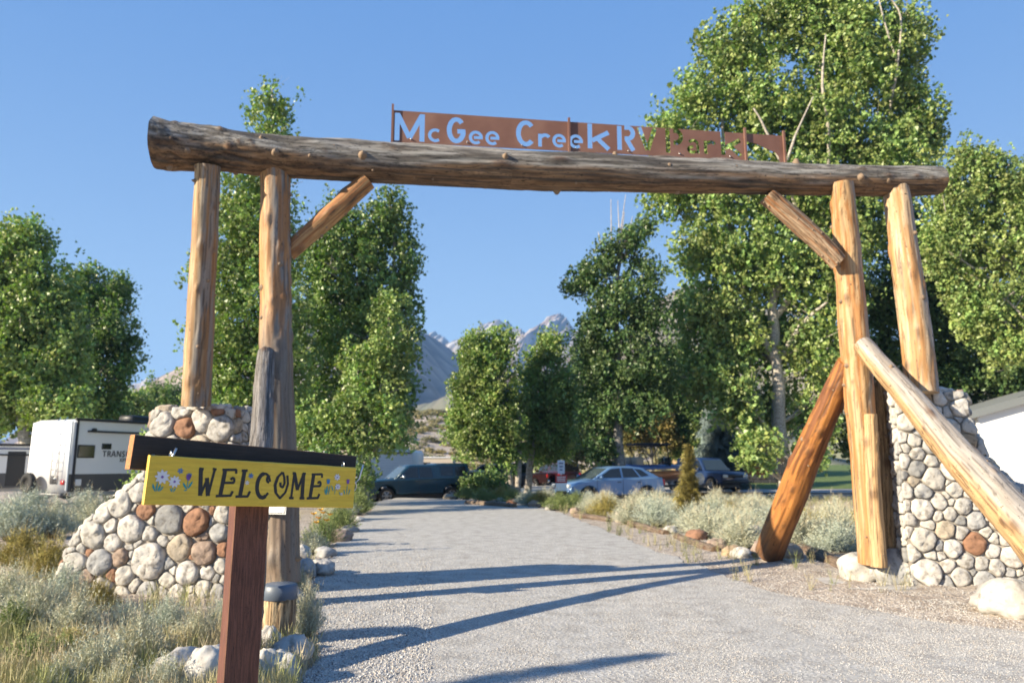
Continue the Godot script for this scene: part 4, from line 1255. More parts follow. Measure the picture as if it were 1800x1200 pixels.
# ---------- the welcome sign ----------
func make_welcome() -> void:
	# post and crossarm
	var wood := Color(0.155, 0.062, 0.038)
	var top := P(437, 800, 2.30)
	var foot := P(400, 1330, 2.34)
	foot.y = 0.0
	var dirp := Vector3(top.x, 0, top.z)
	var root := thing("sign_post", "reddish brown timber post with a dark crossarm in front of the left pillar", "sign post", Vector3(top.x - 0.004, 0, top.z))
	var hgt := top.y - 0.0
	var lean := atan2(top.x - (P(398, 1330, 2.3).x), top.y - P(398, 1330, 2.3).y)
	var post := st(false)
	var w := 0.098
	var yaw := deg_to_rad(30.0)
	var keep := X
	X = Transform3D(Basis(Vector3.UP, yaw), Vector3.ZERO)
	board(post, Vector3(0, hgt * 0.5 - 0.06, 0), Vector3(w, hgt + 0.12, w), 1, Color(0.150, 0.057, 0.036), Color(0.30, 0.145, 0.085))
	X = keep
	var pm := build("post", post, M.board, root)
	pm.rotation.z = -0.0095
	# the crossarm and the hanging board share a direction
	var a := P(231, 794, 1.99); var b := P(623, 826, 2.46)
	var e := b - a
	var arm := st(false)
	var bas := Basis(e.normalized(), Vector3.UP, e.normalized().cross(Vector3.UP)).orthonormalized()
	var zdir := Vector3(-e.z, 0, e.x).normalized()
	if zdir.dot(EYE - a) < 0: zdir = -zdir
	var yb := zdir.cross(e.normalized()).normalized()
	bas = Basis(e.normalized(), yb, zdir)
	var at := (a + b) * 0.5
	X = Transform3D(bas, at - root.position - zdir * 0.016)
	board(arm, Vector3.ZERO, Vector3(e.length(), 0.092, 0.04), 0, Color(0.022, 0.017, 0.016), Color(0.50, 0.22, 0.08))
	X = keep
	build("crossarm", arm, M.board, root)
	for q in [[289, 788, 0.0], [607, 808, 1.0]]:
		var hook := st()
		var u := lerpf(0.098, 0.965, q[2])
		var c := Vector3((u - 0.5) * e.length(), -0.012, 0.0)
		var h := [Vector3(-0.012, 0.006, 0.004), Vector3(-0.006, 0.002, 0.010), Vector3(0.004, -0.006, 0.016), Vector3(0.010, -0.020, 0.018), Vector3(0.016, -0.010, 0.022), Vector3(0.018, 0.006, 0.024), Vector3(0.023, 0.020, 0.022)]
		var pts := []; var rr := []
		for v in h:
			pts.append(c + v * 1.5); rr.append(0.0034)
		X = Transform3D(bas, at - root.position)
		tube(hook, pts, rr, 8)
		var ring := []; var r2 := []
		for k in 13:
			ring.append(c + Vector3(0.016 + 0.011 * cos(TAU * k / 12.0), -0.042 + 0.014 * sin(TAU * k / 12.0), 0.016 + 0.003 * sin(TAU * k / 12.0))); r2.append(0.002)
		tube(hook, ring, r2, 7, false)
		X = keep
		build("hook", hook, M.steel, root)
	# the yellow board
	var c0 := P(251, 842.5, 2.0); var c1 := P(614, 856.5, 2.44)
	var e2 := c1 - c0
	var L := e2.length()
	var z2 := Vector3(-e2.z, 0, e2.x).normalized()
	if z2.dot(EYE - c0) < 0: z2 = -z2
	var y2 := z2.cross(e2.normalized()).normalized()
	var wb := thing("welcome_board", "yellow board with a hand painted black WELCOME and flowers, hanging under the crossarm", "sign", (c0 + c1) * 0.5 + z2 * 0.022)
	wb.basis = Basis(e2.normalized(), y2, z2)
	var s := st(false)
	var H := 0.1285
	board(s, Vector3.ZERO, Vector3(L, H, 0.018), 0, Color(0.84, 0.565, 0.05), Color(0.86, 0.62, 0.11))
	build("panel", s, M.paint_board, wb)
	for q in [0.085, 0.93]:
		var eye := st()
		var ring := []; var r2 := []
		for k in 13:
			ring.append(Vector3((q - 0.5) * L, H * 0.5 + 0.006 + 0.008 * sin(TAU * k / 12.0), 0.007 * cos(TAU * k / 12.0))); r2.append(0.0017)
		tube(eye, ring, r2, 7, false)
		build("eye_screw", eye, M.steel, wb)
	# map from the photograph's measurements on the board: u along, v up, both in board lengths
	var ink := mat(lin(0.016, 0.014, 0.013), 0.55)
	var zf := 0.0096
	var U := func(px: float) -> float: # pixel column -> metres from the centre, foreshortening undone
		var t := (px - 256.0) / 364.5
		var k := 2.0 / 2.44
		return t * k / (1.0 - t * (1.0 - k)) * L - L * 0.5
	var letters := [
		["W", 344.5, 375.0], ["E", 379.0, 411.0], ["L", 413.5, 440.0], ["C", 446.5, 474.0], ["O", 478.5, 504.0], ["M", 507.0, 534.0], ["E", 538.0, 562.0]]
	for lt in letters:
		var u0: float = U.call(lt[1]); var u1: float = U.call(lt[2])
		var W := u1 - u0
		var y0 := -0.040; var h := 0.078
		var b2 := 0.0058; var th := 0.0036
		var sk := []
		match lt[0]:
			"W": sk = [[b2, pv([0.10, 0.97, 0.24, 0.03])], [th, pv([0.24, 0.03, 0.52, 0.60])], [b2, pv([0.50, 0.66, 0.68, 0.03])], [th, pv([0.68, 0.03, 0.90, 0.97])], [th, pv([0.0, 0.965, 0.26, 0.95])], [th, pv([0.78, 0.99, 1.0, 0.95])]]
			"E": sk = [[b2, pv([0.36, 0.98, 0.24, 0.04])], [th, pv([0.2, 0.96, 0.96, 0.99, 0.98, 0.85])], [th, pv([0.3, 0.50, 0.84, 0.52])], [th, arc(0.82, 0.60, 0.10, 0.09, -90, 170, 8)], [th, pv([0.0, 0.03, 0.80, 0.06, 0.90, 0.22])]]
			"L": sk = [[b2, pv([0.42, 0.98, 0.30, 0.05])], [th, pv([0.22, 0.97, 0.62, 0.98])], [th, pv([0.0, 0.03, 0.80, 0.05, 0.92, 0.24])]]
			"C": sk = [[b2, arc(0.50, 0.46, 0.40, 0.44, 95, 300, 14)], [th, arc(0.52, 0.46, 0.40, 0.44, 20, 100, 8)], [th, arc(0.80, 0.70, 0.12, 0.11, 60, 290, 8)], [th, pv([0.68, 0.06, 0.85, 0.20])]]
			"O": sk = [[th, PackedVector2Array([Vector2(0.52, 0.99), Vector2(0.22, 0.80), Vector2(0.06, 0.50), Vector2(0.16, 0.22), Vector2(0.50, 0.01), Vector2(0.84, 0.24), Vector2(0.96, 0.55), Vector2(0.86, 0.88)])], [b2 * 0.8, pv([0.22, 0.80, 0.08, 0.50, 0.18, 0.22])], [th, PackedVector2Array([Vector2(0.52, 0.99), Vector2(0.66, 0.80), Vector2(0.72, 0.58), Vector2(0.62, 0.42), Vector2(0.46, 0.46), Vector2(0.42, 0.60)])]]
			"M": sk = [[th, pv([0.20, 0.97, 0.14, 0.04])], [b2 * 0.9, pv([0.22, 0.97, 0.50, 0.34])], [th, pv([0.50, 0.34, 0.80, 0.97])], [b2, pv([0.80, 0.97, 0.84, 0.04])], [th, pv([0.08, 0.97, 0.28, 0.97])], [th, pv([0.72, 0.97, 0.94, 0.97])], [th, pv([0.0, 0.03, 0.30, 0.03])], [th, pv([0.68, 0.03, 1.0, 0.03])]]
		var ls := st(false)
		var layer := 0
		for k in sk:
			var p2 := PackedVector2Array()
			for q in k[1]: p2.append(Vector2(u0 + q.x * W, y0 + q.y * h))
			for poly in Geometry2D.offset_polyline(p2, k[0], Geometry2D.JOIN_ROUND, Geometry2D.END_ROUND):
				if not Geometry2D.is_polygon_clockwise(poly): paint(ls, poly, zf + 0.00012 * layer)
			layer += 1
		build("letter", ls, ink, wb)
	# flowers
	var petal := mat(lin(0.62, 0.60, 0.62), 0.5); var teal := mat(lin(0.01, 0.25, 0.26), 0.5); var blue := mat(lin(0.03, 0.16, 0.36), 0.5); var lilac := mat(lin(0.16, 0.06, 0.28), 0.5); var pink := mat(lin(0.5, 0.12, 0.16), 0.5)
	for f in [[281.5, 838, 0.019, 9, petal, true], [304, 846, 0.016, 9, petal, true], [312, 828, 0.0085, 6, blue, false], [436.5, 836.5, 0.0085, 6, blue, true], [431, 848, 0.0068, 6, petal, false], [588, 839, 0.011, 7, petal, true], [590.5, 855, 0.0105, 7, petal, true], [598, 867, 0.005, 6, petal, true], [606, 843, 0.0, 0, petal, false]]:
		if f[3] == 0: continue
		var uu: float = U.call(f[0]); var t: float = (f[0] - 256.0) / 364.5
		var mid := lerpf(842.5, 856.5, t)
		var vv: float = (mid - f[1]) * (lerpf(2.0, 2.44, t) / F) 
		var fs := st(false)
		for k in f[3]:
			var an: float = TAU * k / f[3] + 0.3
			var R: float = f[2]
			var p := PackedVector2Array()
			for q in [[0.15, -0.10], [0.6, -0.24], [0.9, -0.12], [1.05, 0.0], [0.9, 0.12], [0.6, 0.24], [0.15, 0.10]]:
				p.append(Vector2(uu, vv) + Vector2(q[0] * R, q[1] * R).rotated(an))
			paint(fs, p, zf + 0.0008 + 0.00003 * k)
		var fl := build("painted_flower", fs, f[4], wb)
		if f[5]:
			var cs := st(false)
			paint(cs, arc(uu, vv, f[2] * 0.2, f[2] * 0.2, 0, 330, 9), zf + 0.0014)
			build("flower_heart", cs, lilac, fl)
	var blade := func(px: float, py: float, ax: float, ay: float, wd: float, z: float, s_: SurfaceTool) -> void:
		var t := (px - 256.0) / 364.5
		var o := Vector2(U.call(px), (lerpf(842.5, 856.5, t) - py) * lerpf(2.0, 2.44, t) / F)
		var d := Vector2(ax, ay)
		var n := Vector2(-d.y, d.x).normalized() * wd
		paint(s_, PackedVector2Array([o - n * 0.4, o + d * 0.4 - n, o + d * 0.75 - n * 0.7, o + d, o + d * 0.75 + n * 0.7, o + d * 0.4 + n, o + n * 0.4]), z)
	var lv := st(false)
	var bl := [[272, 862, -0.008, 0.020, 0.0022], [274, 862, 0.001, 0.026, 0.0022], [277, 862, 0.006, 0.018, 0.0026], [280, 862, 0.009, 0.014, 0.002], [269, 858, -0.004, 0.012, 0.002], [302, 863, 0.0, 0.022, 0.0012], [301, 863, -0.005, 0.011, 0.0018], [304, 863, 0.006, 0.012, 0.0018], [327, 860, 0.001, 0.036, 0.0012], [326, 858, -0.011, 0.017, 0.003], [329, 857, 0.011, 0.020, 0.003], [322, 861, 0.010, 0.003, 0.0016], [572, 868, 0.0, 0.028, 0.003], [570, 868, -0.004, 0.022, 0.002], [575, 868, 0.004, 0.03, 0.0016], [586, 868, 0.002, 0.034, 0.0012], [583, 862, -0.008, 0.018, 0.002], [596, 869, -0.006, 0.012, 0.0014], [607, 868, 0.0, 0.032, 0.0013], [604, 868, -0.006, 0.016, 0.0018], [610, 868, 0.006, 0.018, 0.0018]]
	for k in bl.size(): blade.call(bl[k][0], bl[k][1], bl[k][2], bl[k][3], bl[k][4], zf + 0.0003 + 0.00002 * k, lv)
	build("painted_leaves", lv, teal, wb)
	for tu in [[327.5, 838, 0.010, lilac], [329, 836, 0.008, blue], [573, 846, 0.009, blue], [607.5, 846, 0.0085, lilac]]:
		var ts := st(false)
		var t: float = (tu[0] - 256.0) / 364.5
		var o := Vector2(U.call(tu[0]), (lerpf(842.5, 856.5, t) - tu[1]) * lerpf(2.0, 2.44, t) / F)
		var R: float = tu[2]
		paint(ts, PackedVector2Array([o + Vector2(-0.3, -0.9) * R, o + Vector2(0.3, -0.9) * R, o + Vector2(0.62, -0.2) * R, o + Vector2(0.6, 0.9) * R, o + Vector2(0.25, 0.45) * R, o + Vector2(0.0, 1.0) * R, o + Vector2(-0.25, 0.45) * R, o + Vector2(-0.6, 0.9) * R, o + Vector2(-0.62, -0.2) * R]), zf + 0.0012 + 0.0001 * R)
		build("painted_tulip", ts, tu[3], wb)

# a sawn board with grain: axis 0 along x, 1 along y
func board(s: SurfaceTool, c: Vector3, size: Vector3, axis: int, face: Color, cut: Color) -> void:
	var h := size * 0.5
	var n := 24
	var b := 0.0025
	var w := h.y if axis == 0 else h.x
	var prof := [Vector2(-w + b, h.z), Vector2(w - b, h.z), Vector2(w, h.z - b), Vector2(w, -h.z + b), Vector2(w - b, -h.z), Vector2(-w + b, -h.z), Vector2(-w, -h.z + b), Vector2(-w, h.z - b)]
	var l := h.x if axis == 0 else h.y
	var mk := func(t: float, p: Vector2) -> Vector3:
		var wob := 0.0012 * noise.get_noise_2d(t * 9.0, p.x * 40.0 + p.y * 70.0)
		return c + (Vector3(t, p.x + wob, p.y + wob) if axis == 0 else Vector3(p.x + wob, t, p.y + wob))
	for i in n:
		var t0 := lerpf(-l, l, float(i) / n); var t1 := lerpf(-l, l, float(i + 1) / n)
		var run := 0.0
		for k in 8:
			var p: Vector2 = prof[k]; var q: Vector2 = prof[(k + 1) % 8]
			var len_ := p.distance_to(q)
			var v := [mk.call(t0, p), mk.call(t1, p), mk.call(t1, q), mk.call(t0, q)]
			var uv := [Vector2(run * 4.0, t0 * 1.3), Vector2(run * 4.0, t1 * 1.3), Vector2((run + len_) * 4.0, t1 * 1.3), Vector2((run + len_) * 4.0, t0 * 1.3)]
			run += len_
			for f in [[0, 1, 2], [0, 2, 3]]:
				var o: Array = f.duplicate()
				var nn: Vector3 = (v[o[0]] - v[o[2]]).cross(v[o[0]] - v[o[1]])
				var axis_pt := c + (Vector3(v[o[0]].x - c.x, 0, 0) if axis == 0 else Vector3(0, v[o[0]].y - c.y, 0))
				if nn.dot((v[f[0]] + v[f[1]] + v[f[2]]) / 3.0 - axis_pt) < 0: o = [f[0], f[2], f[1]]
				for j in o:
					var vv: Vector3 = v[j]
					var worn := noise2.get_noise_3d(vv.x * 3.0, vv.y * 3.0, vv.z * 3.0 + face.g * 90.0)
					var col := face.lerp(cut, clampf((worn - 0.28) * 1.2, 0, 0.35))
					if len_ < b * 3.0: col = face.lerp(cut, 0.45)
					s.set_color(col); s.set_uv(uv[j]); s.add_vertex(X * vv)
	for e in [-1, 1]:
		var ctr: Vector3 = mk.call(l * e, Vector2.ZERO)
		for k in 8:
			var v := [ctr, mk.call(l * e, prof[k]), mk.call(l * e, prof[(k + 1) % 8])]
			var nn: Vector3 = (v[0] - v[2]).cross(v[0] - v[1])
			if nn.dot(Vector3(e, 0, 0) if axis == 0 else Vector3(0, e, 0)) < 0: v = [v[0], v[2], v[1]]
			for q in v:
				s.set_color(cut); s.set_uv(Vector2(q.y + q.x, q.z) * 9.0); s.add_vertex(X * q)

# ---------- vehicles ----------
func wheel(root: Node3D, x: float, z: float, r: float, w: float, rim_m: Material) -> void:
	var ax := Basis(Vector3.RIGHT, PI / 2) if z > 0 else Basis(Vector3.RIGHT, -PI / 2)
	var wh := Node3D.new()
	wh.name = "wheel"
	root.add_child(wh, true)
	wh.position = Vector3(x, r, z)
	var s := st()
	lathe(s, [Vector2(r * 0.62, -w * 0.5), Vector2(r * 0.93, -w * 0.5), Vector2(r, -w * 0.36), Vector2(r, w * 0.36), Vector2(r * 0.93, w * 0.5), Vector2(r * 0.64, w * 0.5), Vector2(r * 0.60, w * 0.3)], 24, Vector3.ZERO, ax)
	build("tyre", s, M.rubber, wh)
	s = st(false)
	lathe(s, [Vector2(r * 0.62, w * 0.44), Vector2(r * 0.56, w * 0.40), Vector2(r * 0.52, w * 0.15)], 20, Vector3.ZERO, ax)
	lathe(s, [Vector2(r * 0.20, w * 0.36), Vector2(r * 0.12, w * 0.44), Vector2(0, w * 0.44)], 10, Vector3.ZERO, ax)
	for k in 6:
		var a := TAU * k / 6.0
		var b := ax * Basis(Vector3.UP, a)
		var c0 := b * Vector3(r * 0.12, w * 0.34, 0); var c1 := b * Vector3(r * 0.57, w * 0.28, 0); var sd := b * Vector3(0, 0, r * 0.075); var up := b * Vector3(0, w * 0.06, 0)
		quad(s, c0 - sd + up, c0 + sd + up, c1 + sd * 1.2 + up, c1 - sd * 1.2 + up, c0 - up * 9.0)
	build("rim", s, rim_m, wh)

func arch_profile(front: Array, wheels: Array, r: float, sill: float, back: Array) -> PackedVector2Array:
	# front: points from the front sill up over the top to the rear sill; wheels cut arches into the sill line
	var p := pv(front)
	p.append_array(pv(back))
	for w in wheels:
		var n := 8
		for i in n + 1:
			var a := PI * float(i) / n
			p.append(Vector2(w + r * cos(PI - a), sill + (r * 0.92) * sin(a)))
	return p

# x runs forward; parts common to a car, a pickup or a wagon
func car(called: String, label: String, category: String, at: Vector3, turn: float, o: Dictionary) -> Node3D:
	var root := thing(called, label, category, at, turn, o.get("group", ""))
	var hw: float = o.hw
	var s := st()
	loft(s, arch_profile(o.body, o.wheels, o.arch, o.sill, []), hw, 0.07)
	build("body", s, o.paint, root)
	s = st()
	loft(s, pv(o.cabin), hw - 0.05, 0.05, o.get("tumble", 0.22), o.belt)
	build("cabin", s, o.paint, root)
	for w in o.windows:
		for sg in [-1, 1]:
			s = st(false)
			side_panel(s, pv(w), hw - 0.05, o.get("tumble", 0.22), o.belt, [sg])
			build("window", s, M.glass, root)
	var glass := func(n: String, lo: Vector2, hi: Vector2, m: Material) -> void:
		var g := st(false)
		var d := (hi - lo).normalized()
		var nn := Vector3(d.y, -d.x, 0)
		if nn.dot(Vector3(lo.x, 0, 0)) < 0: nn = -nn
		var a := lo.lerp(hi, 0.08); var b := lo.lerp(hi, 0.92)
		var wa: float = hw - 0.13 - o.get("tumble", 0.22) * maxf(0, a.y - o.belt); var wb: float = hw - 0.13 - o.get("tumble", 0.22) * maxf(0, b.y - o.belt)
		var off := nn * 0.008
		facing(g, Vector3(a.x, a.y, -wa) + off, Vector3(a.x, a.y, wa) + off, Vector3(b.x, b.y, wb) + off, nn)
		facing(g, Vector3(a.x, a.y, -wa) + off, Vector3(b.x, b.y, wb) + off, Vector3(b.x, b.y, -wb) + off, nn)
		build(n, g, m, root)
	glass.call("windshield", o.shield[0], o.shield[1], M.windshield)
	if o.has("rear_glass"): glass.call("rear_window", o.rear_glass[0], o.rear_glass[1], M.glass)
	for w in o.wheels:
		for sg in [-1, 1]: wheel(root, w, sg * (hw - 0.12), o.tyre, 0.22, o.rim)
	s = st(false)
	box(s, Vector3((o.wheels[0] + o.wheels[1]) * 0.5, o.tyre * 0.9, 0), Vector3(absf(o.wheels[0] - o.wheels[1]) + 0.9, 0.22, hw * 1.5))
	build("underbody", s, M.black, root)
	# lights, bumpers, mirrors, handles, door gaps
	for sg in [-1, 1]:
		s = st(); rbox(s, Vector3(o.nose - 0.06, o.lamp_y, sg * (hw - 0.24)), Vector3(0.2, o.get("lamp_h", 0.16), 0.34), 0.03); build("headlight", s, M.lamp_glass, root)
		s = st(); rbox(s, Vector3(o.nose - 0.09, o.lamp_y - o.get("lamp_h", 0.16) * 0.75, sg * (hw - 0.2)), Vector3(0.2, 0.07, 0.3), 0.02); build("turn_signal", s, M.amber, root)
		s = st(); rbox(s, Vector3(o.tail + 0.05, o.lamp_y + 0.12, sg * (hw - 0.1)), Vector3(0.16, 0.26, 0.2), 0.03); build("tail_light", s, M.red, root)
		s = st(); rbox(s, Vector3(o.mirror, o.belt + 0.08, sg * (hw + 0.1)), Vector3(0.12, 0.15, 0.2), 0.03); build("mirror", s, o.get("mirror_m", o.paint), root)
		for x in o.handles:
			s = st(); rbox(s, Vector3(x, o.belt - 0.12, sg * (hw + 0.012)), Vector3(0.16, 0.035, 0.03), 0.01); build("door_handle", s, M.dark, root)
		for x in o.gaps:
			s = st(false); box(s, Vector3(x, (o.sill + o.belt) * 0.5 + 0.05, sg * (hw - 0.002)), Vector3(0.012, o.belt - o.sill - 0.12, 0.012)); build("door_gap", s, M.black, root)
	s = st(); rbox(s, Vector3(o.nose - 0.02, o.bumper_y, 0), Vector3(0.22, 0.2, hw * 1.94), 0.05); build("bumper", s, o.get("bumper_m", M.dark), root)
	s = st(); rbox(s, Vector3(o.tail + 0.02, o.bumper_y + 0.03, 0), Vector3(0.2, 0.18, hw * 1.9), 0.05); build("bumper", s, o.get("bumper_m", M.dark), root)
	s = st(); rbox(s, Vector3(o.nose - 0.01, o.lamp_y, 0), Vector3(0.08, 0.17, hw * 1.05), 0.02); build("grille", s, o.get("grille_m", M.black), root)
	return root

func paint_mat(c: Color) -> StandardMaterial3D:
	var m := mat(c, 0.35)
	m.metallic = 0.25
	m.clearcoat_enabled = true; m.clearcoat = 0.8; m.clearcoat_roughness = 0.06
	return m

func pickup_spec(paint: Material, shell: bool) -> Dictionary:
	return {"hw": 0.92, "paint": paint, "sill": 0.42, "arch": 0.44, "tyre": 0.37, "wheels": [-1.55, 1.65], "rim": mat(lin(0.28, 0.28, 0.29), 0.35, 0.8), "belt": 1.14,
		"body": [2.55, 0.48, 2.60, 0.62, 2.58, 0.95, 2.48, 1.06, 1.25, 1.14, -2.55, 1.16, -2.60, 1.10, -2.60, 0.52, -2.50, 0.44],
		"cabin": [1.30, 1.10, 0.62, 1.72, 0.45, 1.77, -0.62, 1.78, -0.74, 1.74, -0.80, 1.10] if not shell else [1.30, 1.10, 0.62, 1.72, 0.45, 1.77, -0.78, 1.79, -0.84, 1.85, -2.30, 1.86, -2.42, 1.82, -2.55, 1.12],
		"windows": [[1.02, 1.19, 0.56, 1.64, 0.16, 1.66, 0.14, 1.19], [0.06, 1.19, 0.08, 1.66, -0.50, 1.66, -0.58, 1.19]] + ([[-0.98, 1.26, -0.98, 1.70, -1.62, 1.70, -1.62, 1.26], [-1.72, 1.26, -1.72, 1.70, -2.24, 1.70, -2.36, 1.26]] if shell else []),
		"shield": [Vector2(1.30, 1.12), Vector2(0.62, 1.72)], "rear_glass": [Vector2(-2.55, 1.2), Vector2(-2.44, 1.8)] if shell else [Vector2(-0.80, 1.15), Vector2(-0.76, 1.7)],
		"nose": 2.58, "tail": -2.60, "lamp_y": 0.86, "bumper_y": 0.56, "mirror": 0.92, "handles": [0.22], "gaps": [1.12, 0.10, -0.74], "bumper_m": M.chrome, "mirror_m": M.chrome}

func make_vehicles() -> void:
	# green pickup
	var teal := paint_mat(lin(0.006, 0.036, 0.062))
	var g := P(729, 880, 36.0); g.y = -0.27
	car("pickup_truck", "dark blue green pickup with a matching canopy over its bed, parked across the road's end", "pickup truck", g, PI + deg_to_rad(26.0), pickup_spec(teal, true))
	# silver blue hatchback
	var blue := paint_mat(lin(0.13, 0.24, 0.42))
	var spec := {"hw": 0.88, "paint": blue, "sill": 0.30, "arch": 0.38, "tyre": 0.325, "wheels": [-1.32, 1.34], "rim": mat(lin(0.4, 0.4, 0.42), 0.3, 0.8), "belt": 0.95,
		"body": [2.10, 0.34, 2.20, 0.46, 2.20, 0.60, 2.10, 0.74, 1.70, 0.86, 1.10, 0.95, -1.70, 1.02, -2.08, 1.00, -2.18, 0.80, -2.16, 0.46, -2.06, 0.34],
		"cabin": [1.20, 0.90, 0.36, 1.40, 0.10, 1.455, -0.60, 1.46, -1.20, 1.39, -2.02, 0.98, -1.9, 0.90],
		"windows": [[0.90, 1.00, 0.30, 1.34, -0.12, 1.38, -0.16, 1.0], [-0.24, 1.0, -0.20, 1.385, -0.72, 1.37, -1.0, 1.02], [-1.08, 1.03, -0.80, 1.355, -1.10, 1.32, -1.46, 1.08]],
		"shield": [Vector2(1.20, 0.92), Vector2(0.36, 1.40)], "rear_glass": [Vector2(-2.02, 1.0), Vector2(-1.22, 1.38)],
		"nose": 2.19, "tail": -2.17, "lamp_y": 0.68, "lamp_h": 0.15, "bumper_y": 0.46, "mirror": 0.86, "handles": [-0.02, -0.92], "gaps": [0.98, -0.2, -1.02], "bumper_m": blue}
	var bc := P(1070, 890, 31.0); bc.y = -0.0
	car("blue_car", "metallic light blue five door car parked behind the tall shaded cottonwood's trunk", "car", bc, PI + deg_to_rad(22.0), spec)
	# dark blue pickup facing the right
	var navy := paint_mat(lin(0.008, 0.025, 0.085))
	navy.metallic = 0.0; navy.clearcoat = 0.4
	var sp := pickup_spec(navy, false)
	sp.bumper_m = M.black; sp.mirror_m = navy
	sp.hw = 0.97
	sp.cabin = [1.30, 1.10, 0.72, 1.80, 0.5, 1.87, -1.1, 1.88, -1.22, 1.84, -1.3, 1.10]
	sp.windows = [[1.02, 1.19, 0.62, 1.72, 0.12, 1.75, 0.10, 1.19], [0.02, 1.19, 0.04, 1.75, -0.95, 1.74, -1.08, 1.19]]
	sp.shield = [Vector2(1.30, 1.12), Vector2(0.72, 1.80)]
	sp.rear_glass = [Vector2(-1.30, 1.15), Vector2(-1.24, 1.8)]
	var nb := P(1236, 860, 43.0); nb.y = 0.03
	car("pickup_truck", "dark blue pickup facing right, parked before the spruce and orange fence", "pickup truck", nb, deg_to_rad(-62.0), sp)
	# small far vehicles
	var maroon := paint_mat(lin(0.03, 0.004, 0.006))
	var wag := pickup_spec(maroon, true)
	wag.bumper_m = M.dark; wag.mirror_m = maroon
	var c := P(975, 845, 56.0); c.y = -0.2
	car("parked_car", "maroon wagon seen from behind, far off beside the no parking sign", "car", c, deg_to_rad(112.0), wag)
	var red := paint_mat(lin(0.02, 0.003, 0.003))
	c = P(905, 848, 54.0); c.y = -0.25
	car("parked_car", "dark red pickup far off between the trunks of the round trees", "pickup truck", c, deg_to_rad(165.0), pickup_spec(red, false))
	var blk := paint_mat(lin(0.015, 0.015, 0.018))
	c = P(865, 850, 49.0); c.y = -0.25
	car("parked_car", "black pickup with a low canopy behind the shrub under the round trees", "pickup truck", c, deg_to_rad(172.0), pickup_spec(blk, true))
	# white travel trailer on the left
	trailer("travel_trailer", "large white travel trailer with a charcoal lower band and a rear ladder", 27.0, 115.0, 866.0, deg_to_rad(64.0), true)
	trailer("travel_trailer", "second low white trailer with a black door at the photo's left edge", 31.0, -62.0, 862.0, deg_to_rad(38.0), false)
	motorhome()
	boat()

